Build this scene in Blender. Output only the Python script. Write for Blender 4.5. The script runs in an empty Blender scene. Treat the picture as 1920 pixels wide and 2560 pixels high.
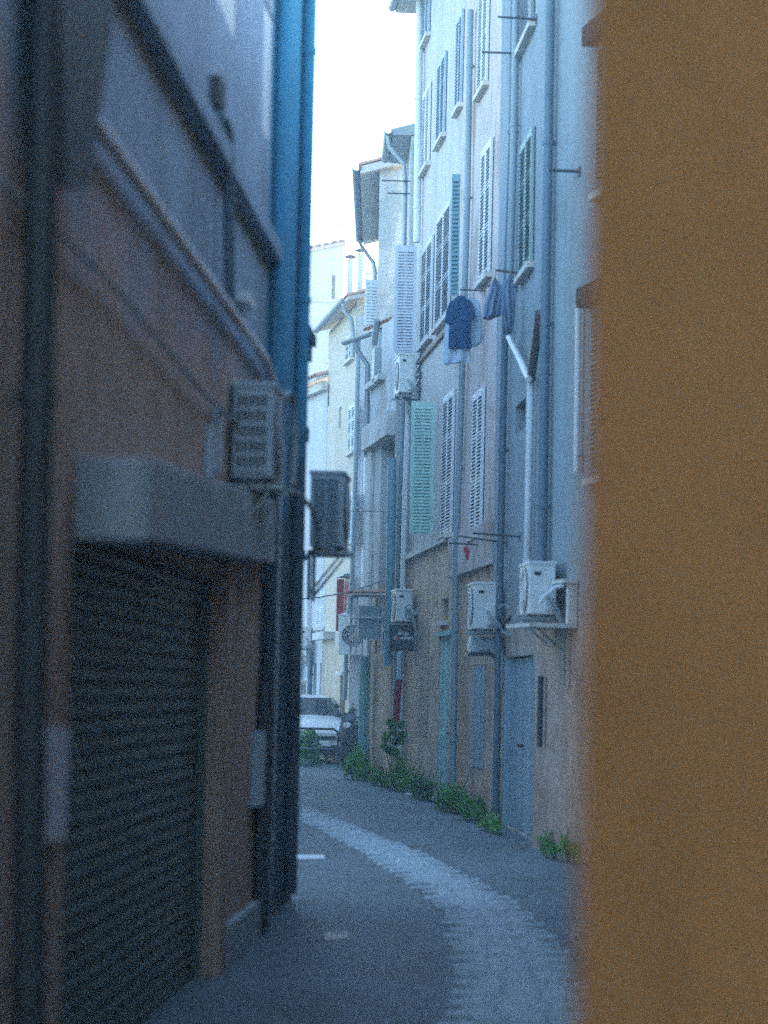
import bpy, math, random
from mathutils import Vector, Matrix
random.seed(7)
R = math.radians
sc = bpy.context.scene
col = sc.collection
V = Vector

# ------------------------------------------------------------------ camera
FPX = 85.0 / 36.0 * 2560.0
PITCH, ROLL, EYE = math.atan(445 / FPX), R(1.1), 1.6
_f = V((0, math.cos(PITCH), math.sin(PITCH)))
_u0 = V((0, -math.sin(PITCH), math.cos(PITCH)))
_r0 = V((1, 0, 0))
CR = _r0 * math.cos(ROLL) + _u0 * math.sin(ROLL)
CU = _u0 * math.cos(ROLL) - _r0 * math.sin(ROLL)
cam = bpy.data.cameras.new('camera')
cam.sensor_fit = 'VERTICAL'; cam.sensor_height = 36.0; cam.sensor_width = 27.0
cam.lens = 85.0; cam.clip_end = 2000; cam.clip_start = 0.05
cam.dof.use_dof = True; cam.dof.focus_distance = 42.0; cam.dof.aperture_fstop = 1.5
cam_o = bpy.data.objects.new('camera', cam); col.objects.link(cam_o)
m = Matrix.Identity(4)
for i in range(3):
    m[i][0] = CR[i]; m[i][1] = CU[i]; m[i][2] = -_f[i]
m[2][3] = EYE
cam_o.matrix_world = m
sc.camera = cam_o
EYEV = V((0, 0, EYE))

# ------------------------------------------------------------------ sky, sun, exposure
SUN_AZ, SUN_EL = 52.0, 14.0          # low on the right, hidden behind the houses on that side
w = bpy.data.worlds.new('World'); sc.world = w; w.use_nodes = True
nt = w.node_tree; nt.nodes.clear()
sky = nt.nodes.new('ShaderNodeTexSky'); sky.sky_type = 'NISHITA'; sky.sun_disc = False
sky.sun_elevation = R(SUN_EL); sky.sun_rotation = R(SUN_AZ)
sky.air_density = 1.0; sky.dust_density = 0.5; sky.ozone_density = 2.0
bg = nt.nodes.new('ShaderNodeBackground'); bg.inputs[1].default_value = 0.13
wo = nt.nodes.new('ShaderNodeOutputWorld')
nt.links.new(sky.outputs[0], bg.inputs[0]); nt.links.new(bg.outputs[0], wo.inputs[0])
sl = bpy.data.lights.new('sun', 'SUN'); sl.energy = 2.0; sl.angle = R(0.6); sl.color = (1.0, 0.93, 0.82)
so = bpy.data.objects.new('sun', sl); col.objects.link(so)
sd = V((math.sin(R(SUN_AZ)) * math.cos(R(SUN_EL)), math.cos(R(SUN_AZ)) * math.cos(R(SUN_EL)), math.sin(R(SUN_EL))))
so.rotation_euler = (-sd).to_track_quat('-Z', 'Y').to_euler()
so.location = (10, 10, 40)
sc.view_settings.view_transform = 'Standard'; sc.view_settings.look = 'None'
sc.view_settings.exposure = 3.55; sc.view_settings.gamma = 1.0
sc.cycles.max_bounces = 10; sc.cycles.diffuse_bounces = 7
sc.cycles.use_denoising = False

# ------------------------------------------------------------------ helpers
def ray(u, v):
    return _f + CR * ((u - 960) / FPX) + CU * ((1280 - v) / FPX)
def on_ground(u, v, z=0.0):
    d = ray(u, v); t = (z - EYE) / d.z
    return EYEV + d * t
def at_depth(u, v, Y):
    d = ray(u, v); return EYEV + d * (Y / d.y)

ORIG = {}
class MB:
    """collects shapes; build() links them as one mesh object"""
    def __init__(s): s.v = []; s.f = []; s.sm = []
    def add(s, vs, fs, smooth=False):
        b = len(s.v); s.v += [tuple(p) for p in vs]
        s.f += [[b + i for i in f] for f in fs]; s.sm += [smooth] * len(fs)
    def hexa(s, p):   # 8 points: bottom ring 0-3, top ring 4-7
        s.add(p, [(3, 2, 1, 0), (4, 5, 6, 7), (0, 1, 5, 4), (1, 2, 6, 5), (2, 3, 7, 6), (3, 0, 4, 7)])
    def box(s, c, d, ax=None):
        c = V(c); X, Y, Z = ax or (V((1, 0, 0)), V((0, 1, 0)), V((0, 0, 1)))
        h = [x / 2 for x in d]; p = []
        for k in (-1, 1):
            for i, j in ((-1, -1), (1, -1), (1, 1), (-1, 1)):
                p.append(c + X * (i * h[0]) + Y * (j * h[1]) + Z * (k * h[2]))
        s.hexa(p)
    def prism(s, poly, off):
        n = len(poly); off = V(off)
        a = [V(p) for p in poly]; b = [p + off for p in a]
        s.add(a + b, [tuple(range(n))[::-1], tuple(range(n, 2 * n))] + [(i, (i + 1) % n, n + (i + 1) % n, n + i) for i in range(n)])
    def tube(s, pts, r, n=10, cap=True):
        pts = [V(p) for p in pts]; rr = r if isinstance(r, (list, tuple)) else [r] * len(pts)
        vs = []; fs = []; ref = None
        for i, p in enumerate(pts):
            t = (pts[min(i + 1, len(pts) - 1)] - pts[max(i - 1, 0)]).normalized()
            if ref is None:
                ref = V((0, 0, 1)) if abs(t.z) < 0.9 else V((1, 0, 0))
            a = (ref - t * ref.dot(t)).normalized(); b = t.cross(a); ref = a
            for k in range(n):
                q = 2 * math.pi * k / n
                vs.append(p + (a * math.cos(q) + b * math.sin(q)) * rr[i])
        for i in range(len(pts) - 1):
            for k in range(n):
                fs.append((i * n + k, i * n + (k + 1) % n, (i + 1) * n + (k + 1) % n, (i + 1) * n + k))
        s.add(vs, fs, True)
        if cap:
            s.add(vs[:n], [tuple(range(n))[::-1]]); s.add(vs[-n:], [tuple(range(n))])
    def loft(s, rings, cap=True, smooth=True):
        n = len(rings[0]); vs = [p for r_ in rings for p in r_]; fs = []
        for i in range(len(rings) - 1):
            for k in range(n):
                fs.append((i * n + k, i * n + (k + 1) % n, (i + 1) * n + (k + 1) % n, (i + 1) * n + k))
        s.add(vs, fs, smooth)
        if cap:
            s.add(rings[0], [tuple(range(n))[::-1]]); s.add(rings[-1], [tuple(range(n))])
    def build(s, name, mat, parent=None, origin=None, bevel=0):
        o0 = ORIG[parent] if parent is not None else (V(origin) if origin is not None else V((0, 0, 0)))
        me = bpy.data.meshes.new(name)
        me.from_pydata([tuple(V(p) - o0) for p in s.v], [], s.f)
        for p, k in zip(me.polygons, s.sm): p.use_smooth = k
        me.materials.append(mat); me.update()
        o = bpy.data.objects.new(name, me); col.objects.link(o)
        if parent is not None: o.parent = parent
        else: o.location = o0
        ORIG[o] = o0
        if bevel:
            b = o.modifiers.new('bevel', 'BEVEL'); b.width = bevel; b.segments = 2; b.limit_method = 'ANGLE'
        return o

def empty(name, loc):
    o = bpy.data.objects.new(name, None); col.objects.link(o); o.location = V(loc); ORIG[o] = V(loc)
    o.empty_display_size = 0.2
    return o
def tag(o, label=None, cat=None, group=None, kind=None):
    if label: o['label'] = label
    if cat: o['category'] = cat
    if group: o['group'] = group
    if kind: o['kind'] = kind
    return o

# ------------------------------------------------------------------ materials
def _mat(name):
    mt = bpy.data.materials.new(name); mt.use_nodes = True
    return mt, mt.node_tree, mt.node_tree.nodes['Principled BSDF']
def _noise(nt, scale, stretch=(1, 1, 1), detail=5, rough=0.6, off=(0, 0, 0)):
    g = nt.nodes.new('ShaderNodeNewGeometry'); mp = nt.nodes.new('ShaderNodeMapping')
    mp.inputs['Scale'].default_value = stretch; mp.inputs['Location'].default_value = off
    n = nt.nodes.new('ShaderNodeTexNoise'); n.inputs['Scale'].default_value = scale
    n.inputs['Detail'].default_value = detail; n.inputs['Roughness'].default_value = rough
    nt.links.new(g.outputs['Position'], mp.inputs[0]); nt.links.new(mp.outputs[0], n.inputs['Vector'])
    return n.outputs['Fac']
def _ramp(nt, src, a, b, lo=0.0, hi=1.0):
    r_ = nt.nodes.new('ShaderNodeMapRange'); r_.inputs[1].default_value = a; r_.inputs[2].default_value = b
    r_.inputs[3].default_value = lo; r_.inputs[4].default_value = hi
    r_.interpolation_type = 'SMOOTHSTEP'
    nt.links.new(src, r_.inputs[0]); return r_.outputs[0]
def _mix(nt, fac, a, b):
    x = nt.nodes.new('ShaderNodeMix'); x.data_type = 'RGBA'
    for k, val in ((0, fac), (6, a), (7, b)):
        if hasattr(val, 'links'): nt.links.new(val, x.inputs[k])
        else: x.inputs[k].default_value = val if k == 0 else (*val, 1)
    return x.outputs[2]
def _bump(nt, bs, h, strength, dist):
    b = nt.nodes.new('ShaderNodeBump'); b.inputs['Strength'].default_value = strength; b.inputs['Distance'].default_value = dist
    nt.links.new(h, b.inputs['Height']); nt.links.new(b.outputs[0], bs.inputs['Normal'])
def sc3(c, k): return tuple(min(1, x * k) for x in c)

def plaster(name, c1, c2=None, zs=None, soft=0.5, stain=0.45, patch=None, patch_amt=0.0, seed=0, wear2=0.6):
    """rendered wall: broad blotches, rain streaks, optional differently painted base, optional patches"""
    mt, nt, bs = _mat(name)
    off = (seed * 3.1, seed * 1.7, seed * 0.9)
    big = _noise(nt, 0.9, off=off); fine = _noise(nt, 14, off=off); stk = _noise(nt, 2.2, (2.6, 2.6, 0.16), off=off)
    c = c1
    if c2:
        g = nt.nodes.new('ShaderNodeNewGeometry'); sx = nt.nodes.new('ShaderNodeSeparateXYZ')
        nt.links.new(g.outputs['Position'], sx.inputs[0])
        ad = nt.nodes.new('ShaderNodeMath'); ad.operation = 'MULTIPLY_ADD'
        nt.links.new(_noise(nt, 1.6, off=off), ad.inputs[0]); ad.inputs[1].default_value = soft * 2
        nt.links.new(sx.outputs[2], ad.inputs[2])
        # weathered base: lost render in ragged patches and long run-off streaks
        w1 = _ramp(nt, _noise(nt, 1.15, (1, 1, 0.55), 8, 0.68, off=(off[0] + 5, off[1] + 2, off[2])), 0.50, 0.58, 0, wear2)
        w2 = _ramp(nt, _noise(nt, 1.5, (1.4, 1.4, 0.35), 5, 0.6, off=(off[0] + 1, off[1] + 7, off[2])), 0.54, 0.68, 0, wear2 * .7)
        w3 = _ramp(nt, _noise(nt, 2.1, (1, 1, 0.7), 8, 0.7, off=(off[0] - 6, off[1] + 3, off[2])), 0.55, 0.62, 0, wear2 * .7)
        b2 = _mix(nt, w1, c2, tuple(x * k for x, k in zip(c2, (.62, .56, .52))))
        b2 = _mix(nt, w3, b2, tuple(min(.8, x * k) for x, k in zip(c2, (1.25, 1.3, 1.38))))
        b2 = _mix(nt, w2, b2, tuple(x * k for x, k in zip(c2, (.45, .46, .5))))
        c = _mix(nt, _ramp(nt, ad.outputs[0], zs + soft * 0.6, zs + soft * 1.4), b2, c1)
    dark = nt.nodes.new('ShaderNodeMix'); dark.data_type = 'RGBA'; dark.blend_type = 'MULTIPLY'
    f1 = _ramp(nt, big, 0.42, 0.72, 0, stain)
    nt.links.new(f1, dark.inputs[0])
    if hasattr(c, 'links'): nt.links.new(c, dark.inputs[6])
    else: dark.inputs[6].default_value = (*c, 1)
    dark.inputs[7].default_value = (0.62, 0.6, 0.56, 1)
    d2 = nt.nodes.new('ShaderNodeMix'); d2.data_type = 'RGBA'; d2.blend_type = 'MULTIPLY'
    nt.links.new(_ramp(nt, stk, 0.5, 0.75, 0, stain * 1.1), d2.inputs[0])
    nt.links.new(dark.outputs[2], d2.inputs[6]); d2.inputs[7].default_value = (0.55, 0.52, 0.5, 1)
    out = d2.outputs[2]
    if patch:
        out = _mix(nt, _ramp(nt, _noise(nt, 1.3, (1, 1, 0.6), off=(off[0] + 9, off[1], off[2])), 0.56, 0.6, 0, patch_amt), out, patch)
    d3 = nt.nodes.new('ShaderNodeMix'); d3.data_type = 'RGBA'; d3.blend_type = 'MULTIPLY'
    nt.links.new(_ramp(nt, fine, 0.35, 0.75, 0, 0.35), d3.inputs[0]); nt.links.new(out, d3.inputs[6])
    d3.inputs[7].default_value = (0.7, 0.7, 0.7, 1)
    nt.links.new(d3.outputs[2], bs.inputs['Base Color']); bs.inputs['Roughness'].default_value = 0.92
    bs.inputs['Specular IOR Level'].default_value = 0.2
    _bump(nt, bs, _noise(nt, 30, off=off, detail=6), 0.5, 0.012)
    return mt
def paint(name, c, rough=0.55, metal=0.0, wear=0.35, wearc=None, scale=5, stretch=(1, 1, 0.5), spec=0.4):
    mt, nt, bs = _mat(name)
    a = _noise(nt, scale, stretch); b = _noise(nt, scale * 7)
    x = _mix(nt, _ramp(nt, a, 0.45, 0.72, 0, wear), c, wearc or sc3(c, 0.55))
    y = _mix(nt, _ramp(nt, b, 0.4, 0.8, 0, 0.25), x, sc3(c, 0.75))
    nt.links.new(y, bs.inputs['Base Color']); bs.inputs['Roughness'].default_value = rough; bs.inputs['Metallic'].default_value = metal
    bs.inputs['Specular IOR Level'].default_value = spec
    _bump(nt, bs, b, 0.15, 0.004)
    return mt
def glass_mat(name, c=(0.03, 0.045, 0.06)):
    mt, nt, bs = _mat(name)
    x = _mix(nt, _ramp(nt, _noise(nt, 1.5), 0.4, 0.7, 0, 0.6), c, sc3(c, 2.2))
    nt.links.new(x, bs.inputs['Base Color']); bs.inputs['Roughness'].default_value = 0.08
    return mt
def leaf_mat(name, c):
    mt, nt, bs = _mat(name)
    oi = nt.nodes.new('ShaderNodeNewGeometry')
    x = _mix(nt, _ramp(nt, _noise(nt, 22), 0.35, 0.65), sc3(c, 0.55), sc3(c, 1.5))
    nt.links.new(x, bs.inputs['Base Color']); bs.inputs['Roughness'].default_value = 0.6
    tr = nt.nodes.new('ShaderNodeBsdfTranslucent'); nt.links.new(x, tr.inputs[0])
    ms = nt.nodes.new('ShaderNodeMixShader'); ms.inputs[0].default_value = 0.25
    nt.links.new(bs.outputs[0], ms.inputs[1]); nt.links.new(tr.outputs[0], ms.inputs[2])
    nt.links.new(ms.outputs[0], nt.nodes['Material Output'].inputs[0])
    return mt

M = {}
M['r1'] = plaster('plaster_blue_grey', (0.25, 0.31, 0.335), (0.46, 0.34, 0.28), 2.4, 0.7, seed=1)
M['r2'] = plaster('plaster_slate', (0.24, 0.30, 0.335), (0.40, 0.35, 0.31), 2.6, 0.8, seed=2)
M['r3'] = plaster('plaster_rose', (0.54, 0.49, 0.475), (0.52, 0.385, 0.29), 3.2, 0.1, stain=.65, seed=3, patch=(0.34, 0.25, 0.19), patch_amt=0.55)
M['r4'] = plaster('plaster_ivory', (0.50, 0.495, 0.48), (0.56, 0.43, 0.31), 3.7, 0.1, stain=0.5, seed=4, patch=(0.36, 0.24, 0.15), patch_amt=0.0)
M['r5'] = plaster('plaster_stained_cement', (0.50, 0.53, 0.53), stain=0.9, seed=5, patch=(0.30, 0.35, 0.37), patch_amt=0.6)
M['r5b'] = plaster('plaster_grey_ochre', (0.50, 0.53, 0.53), (0.56, 0.44, 0.31), 3.4, 0.4, stain=0.75, seed=6, patch=(0.33, 0.28, 0.22), patch_amt=0.4)
M['r6'] = plaster('plaster_yellow', (0.56, 0.51, 0.41), (0.48, 0.42, 0.32), 2.6, 0.8, stain=0.25, seed=7)
M['r7'] = plaster('plaster_white', (0.54, 0.55, 0.56), stain=0.3, seed=8)
M['h1'] = plaster('plaster_cream', (0.50, 0.48, 0.43), stain=0.5, seed=9, patch=(0.40, 0.41, 0.41), patch_amt=0.6)
M['la'] = plaster('plaster_mauve_brown', (0.27, 0.35, 0.43), (0.42, 0.30, 0.24), 3.5, 0.9, stain=0.6, seed=10, wear2=.3)
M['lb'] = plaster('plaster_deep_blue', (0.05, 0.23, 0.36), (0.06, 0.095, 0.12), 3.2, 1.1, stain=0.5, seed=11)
M['orange'] = plaster('plaster_orange_ochre', (0.36, 0.16, 0.055), stain=0.75, seed=12)
M['lc'] = plaster('plaster_pale_ochre', (0.62, 0.52, 0.38), stain=0.4, seed=13)
M['concrete'] = plaster('concrete', (0.34, 0.39, 0.42), stain=0.6, seed=14)
M['palecon'] = plaster('pale_cement', (0.60, 0.61, 0.58), stain=0.6, seed=15)
M['sill'] = plaster('stone_sill', (0.62, 0.60, 0.55), stain=0.5, seed=16)
M['brownstone'] = plaster('brown_stone', (0.045, 0.032, 0.034), stain=0.4, seed=17)
M['white_paint'] = paint('shutter_white', (0.62, 0.66, 0.68), 0.6, wear=0.3, wearc=(0.45, 0.48, 0.5))
M['lilac_paint'] = paint('shutter_pale_lilac', (0.48, 0.52, 0.57), 0.6, wear=0.3)
M['green_paint'] = paint('shutter_sage_green', (0.36, 0.56, 0.50), 0.6, wear=0.25)
M['teal_paint'] = paint('paint_teal', (0.13, 0.27, 0.31), 0.5, wear=0.3)
M['turq_paint'] = paint('paint_turquoise', (0.26, 0.48, 0.48), 0.8, wear=0.25, spec=.1)
M['slate_paint'] = paint('shutter_slate_green', (0.22, 0.32, 0.32), 0.6)
M['blueg_paint'] = paint('shutter_blue_grey', (0.34, 0.44, 0.52), 0.6)
M['paleblue_paint'] = paint('paint_pale_blue', (0.25, 0.34, 0.40), 0.85, wear=0.45, spec=.08)
M['red_paint'] = paint('paint_dark_red', (0.28, 0.03, 0.035), 0.6)
M['pvc'] = paint('pvc_pale_grey', (0.58, 0.62, 0.63), 0.45, wear=0.3)
M['pipe_blue'] = paint('pipe_steel_blue', (0.075, 0.125, 0.165), 0.5, wear=0.35)
M['pipe_teal'] = paint('pipe_teal_grey', (0.21, 0.28, 0.31), 0.5, wear=0.35)
M['pipe_dark'] = paint('pipe_dark_iron', (0.03, 0.036, 0.04), 0.55, wear=0.3)
M['pipe_brown'] = paint('pipe_brown_plastic', (0.09, 0.06, 0.06), 0.5)
M['zinc'] = paint('gutter_zinc', (0.28, 0.33, 0.35), 0.5, metal=0.5, wear=0.4)
M['iron'] = paint('iron_dark', (0.035, 0.04, 0.05), 0.5, metal=0.3)
M['ac'] = paint('ac_enamel', (0.58, 0.61, 0.60), 0.5, wear=0.25, wearc=(0.5, 0.5, 0.45))
M['ac_dark'] = paint('ac_grey_enamel', (0.34, 0.42, 0.46), 0.5, wear=0.3)
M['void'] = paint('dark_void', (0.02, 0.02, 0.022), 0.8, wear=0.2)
M['coil'] = paint('ac_coil', (0.03, 0.035, 0.04), 0.5, metal=0.4)
M['hose'] = paint('insulated_hose', (0.22, 0.27, 0.28), 0.8)
M['glass'] = glass_mat('window_glass')
M['wood'] = paint('weathered_wood', (0.27, 0.19, 0.13), 0.75, wear=0.4, stretch=(4, 4, 0.4))
M['tile'] = paint('terracotta', (0.48, 0.27, 0.19), 0.85, wear=0.6, wearc=(0.30, 0.27, 0.23), scale=3)
M['soffit'] = paint('soffit_board', (0.52, 0.50, 0.46), 0.8, wear=0.3)
M['leaf'] = leaf_mat('leaf_green', (0.10, 0.26, 0.05))
M['leaf_dark'] = leaf_mat('leaf_dark_green', (0.06, 0.16, 0.045))
M['leaf_light'] = leaf_mat('leaf_fresh_green', (0.14, 0.34, 0.06))
M['stem'] = paint('stem', (0.10, 0.09, 0.05), 0.8)
M['shutterdoor'] = paint('roller_shutter_green', (0.05, 0.085, 0.08), 0.5, metal=0.2, wear=0.35, wearc=(0.05, 0.06, 0.05))
M['sign_black'] = paint('sign_black', (0.010, 0.014, 0.018), 0.45)
M['sign_white'] = paint('sign_white', (0.8, 0.8, 0.78), 0.5, wear=0.1)
M['sign_red'] = paint('sign_red', (0.55, 0.07, 0.04), 0.5, wear=0.1)
M['cloth_navy'] = paint('cloth_navy', (0.010, 0.045, 0.12), 0.9, wear=0.4, scale=9, wearc=(0.016, 0.065, 0.165), spec=0.1)
M['cloth_pale'] = paint('cloth_pale_blue', (0.38, 0.48, 0.58), 0.9, wear=0.4, scale=9, spec=0.1)
M['cloth_slate'] = paint('cloth_slate_blue', (0.13, 0.19, 0.28), 0.9, wear=0.5, scale=9, wearc=(0.24, 0.30, 0.38), spec=0.1)
M['cloth_red'] = paint('cloth_red', (0.45, 0.03, 0.05), 0.9)
M['car_white'] = paint('car_white', (0.75, 0.76, 0.77), 0.22, wear=0.1, spec=0.6)
M['car_black'] = paint('car_black_trim', (0.02, 0.022, 0.025), 0.45)
M['tyre'] = paint('rubber', (0.015, 0.015, 0.016), 0.85)
M['chrome'] = paint('chrome', (0.6, 0.62, 0.65), 0.2, metal=0.9)
M['lamp'] = paint('lamp_glass', (0.55, 0.6, 0.65), 0.08, wear=0.2)
M['stone'] = paint('sett_stone', (0.36, 0.42, 0.45), 0.8, wear=0.6, wearc=(0.24, 0.28, 0.30), scale=4, stretch=(1, 1, 1))
M['roadpaint'] = paint('road_paint', (0.65, 0.66, 0.66), 0.7, wear=0.5, wearc=(0.3, 0.3, 0.3), scale=9)
M['paper'] = paint('paper_notice', (0.52, 0.54, 0.60), 0.8, wear=0.2)
M['flex'] = paint('flexible_duct', (0.42, 0.56, 0.62), 0.5)

# ------------------------------------------------------------------ ground
def road_mat():
    mt, nt, bs = _mat('asphalt')
    a = _noise(nt, 0.35, detail=6); b = _noise(nt, 90, detail=3); c_ = _noise(nt, 1.6, (1, 0.35, 1))
    x = _mix(nt, _ramp(nt, a, 0.4, 0.65), (0.075, 0.105, 0.125), (0.10, 0.135, 0.158))
    x = _mix(nt, _ramp(nt, c_, 0.52, 0.66, 0, 0.7), x, (0.052, 0.057, 0.06))
    x = _mix(nt, _ramp(nt, _noise(nt, 2.3, off=(4, 8, 0)), 0.62, 0.68, 0, 0.6), x, (0.16, 0.165, 0.165))
    x = _mix(nt, _ramp(nt, _noise(nt, 0.8, (1, .5, 1), 7, .65, off=(2, 5, 0)), 0.56, 0.58, 0, 0.55), x, (0.05, 0.062, 0.072))
    x = _mix(nt, _ramp(nt, b, 0.35, 0.7, 0, 0.5), x, (0.03, 0.034, 0.038))
    nt.links.new(x, bs.inputs['Base Color'])
    bs.inputs['Roughness'].default_value = 0.72
    _bump(nt, bs, b, 0.6, 0.006)
    return mt
M['asphalt'] = road_mat()
g = MB(); g.add([(-150, -60, 0), (150, -60, 0), (150, 260, 0), (-150, 260, 0)], [(0, 1, 2, 3)])
tag(g.build('road', M['asphalt']), 'dark blue-grey asphalt surface of the narrow bending alley', 'road', kind='structure')

EL = [(6, 0.08), (9, 0.24), (12.2, 0.42), (14.2, 0.53), (17.8, 0.56), (19.9, 0.38), (23.9, -0.06), (29.8, -0.92), (34, -1.66), (40, -2.8)]
ER = [(6, 0.75), (9, 0.93), (12.6, 1.05), (15.1, 1.09), (17.5, 1.06), (20.1, 0.84), (23.8, 0.38), (29, -0.42), (33.6, -1.2), (40, -2.35)]
def lerp_tab(t, y):
    for (a, xa), (b, xb) in zip(t, t[1:]):
        if y <= b: return xa + (xb - xa) * (y - a) / (b - a)
    return t[-1][1]
gs = MB(); ys = [7 + i * 0.5 for i in range(65)]
vs = []
for y in ys: vs += [(lerp_tab(EL, y), y, 0.004), (lerp_tab(ER, y), y, 0.004)]
gs.add(vs, [(2 * i, 2 * i + 1, 2 * i + 3, 2 * i + 2) for i in range(len(ys) - 1)])
gutter = tag(gs.build('gutter_strip', M['concrete']), 'pale stone-paved drainage strip winding down the alley', 'paving', kind='structure')
def sett_mesh(k):
    rnd = random.Random(k); m_ = MB(); e = 0.06
    lo = [(-.5, -.5, -1), (.5, -.5, -1), (.5, .5, -1), (-.5, .5, -1)]
    mid = [(x * (1 - rnd.random() * 0.05), y * (1 - rnd.random() * 0.08), 0.55) for x, y, z in lo]
    top = [(x * (0.88 - rnd.random() * 0.05), y * (0.84 - rnd.random() * 0.06), 1.0 + rnd.uniform(-.12, .12)) for x, y, z in lo]
    m_.add(lo + mid + top, [(0, 1, 5, 4), (1, 2, 6, 5), (2, 3, 7, 6), (3, 0, 4, 7), (4, 5, 9, 8), (5, 6, 10, 9), (6, 7, 11, 10), (7, 4, 8, 11), (8, 9, 10, 11)], True)
    me = bpy.data.meshes.new('sett'); me.from_pydata(m_.v, [], m_.f); me.materials.append(M['stone']); me.update()
    return me
SM = [sett_mesh(k) for k in range(7)]
y = 9.4; row = 0; nset = 0; far = MB()
while y < 39:
    dpt = random.uniform(0.19, 0.235)
    xl, xr = lerp_tab(EL, y), lerp_tab(ER, y)
    dx = lerp_tab(EL, y + .2) - lerp_tab(EL, y - .2); ang = -math.atan2(dx, 0.4) * 0.75
    j = 0.09 if (row // 1) % 2 else -0.05
    xl -= j + random.uniform(-.03, .03); xr += j + random.uniform(-.03, .03)
    cuts = [0, 0.33 + random.uniform(-.07, .07), 0.67 + random.uniform(-.07, .07), 1]
    for a, b in zip(cuts, cuts[1:]):
        cx = xl + (xr - xl) * (a + b) / 2; wd = (xr - xl) * (b - a) - 0.014
        cy = y + (cx - (xl + xr) / 2) * math.tan(ang)
        if nset < 285:
            o = bpy.data.objects.new('sett', random.choice(SM)); col.objects.link(o); o.parent = gutter
            o.location = (cx, cy, 0.004); o.scale = (wd, dpt - 0.014, random.uniform(0.008, 0.02)); o.rotation_euler = (0, 0, ang + random.uniform(-.02, .02))
            nset += 1
        else:
            ax = (V((math.cos(ang), math.sin(ang), 0)), V((-math.sin(ang), math.cos(ang), 0)), V((0, 0, 1)))
            far.box((cx, cy, 0.008), (wd, dpt - 0.014, random.uniform(0.012, 0.03)), ax)
    y += dpt; row += 1
tag(far.build('paving_setts', M['stone'], gutter), kind='stuff')

def ground_plate(name, u0, u1, v0, v1, mat, label, cat, kind=None, z=0.006):
    p = [on_ground(u0, v1), on_ground(u1, v1), on_ground(u1 * .98 + u0 * .02, v0), on_ground(u0, v0)]
    b = MB(); b.hexa([q + V((0, 0, 0.001)) for q in p] + [q + V((0, 0, z)) for q in p])
    c = sum(p, V()) / 4
    o = b.build(name, mat, origin=(c.x, c.y, 0)); tag(o, label, cat, kind=kind); return o
ground_plate('painted_line', 742, 812, 2138, 2148, M['roadpaint'], 'short worn white painted dash on the asphalt by the blue house corner', 'road marking', 'structure')
ground_plate('utility_cover', 1014, 1056, 1976, 1987, M['sill'], 'small pale utility cover set in the asphalt beside the weeds', 'cover')
ground_plate('patch_cover', 812, 872, 2334, 2349, M['sill'], 'pale rectangular cover in the asphalt below the garage building', 'cover')

# ------------------------------------------------------------------ facades
class Facade:
    """plane through p0 -> p1 (near to far); local coords s (along), z (up), n (towards the street)"""
    def __init__(s, p0, p1, side=1, b=0.0):
        s.O = V((p0[0], p0[1], 0)); e = V((p1[0], p1[1], 0)) - s.O
        s.L = e.length; s.d = e.normalized()
        s.N = V((-s.d.y, s.d.x, 0)) * side; s.U = V((0, 0, 1)) - s.N * b; s.side = side
    def pt(s, a, z, n=0.0): return s.O + s.d * a + s.U * z + s.N * n
    def loc(s, u, v, n=0.0):
        d = ray(u, v); pn = s.d.cross(s.U); o = s.O + s.N * n
        t = (o - EYEV).dot(pn) / d.dot(pn); p = EYEV + d * t - o
        z = p.z / s.U.z
        return (p - s.U * z).dot(s.d), z
    def rect(s, u0, u1, vt, vb, n=0.0):
        um, vm = (u0 + u1) / 2, (vt + vb) / 2
        a, b = s.loc(u0, vm, n)[0], s.loc(u1, vm, n)[0]
        return min(a, b), max(a, b), s.loc(um, vb, n)[1], s.loc(um, vt, n)[1]
    def box(s, mb, a0, a1, z0, z1, n0, n1):
        mb.hexa([s.pt(a0, z0, n0), s.pt(a1, z0, n0), s.pt(a1, z0, n1), s.pt(a0, z0, n1),
                 s.pt(a0, z1, n0), s.pt(a1, z1, n0), s.pt(a1, z1, n1), s.pt(a0, z1, n1)])

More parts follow.
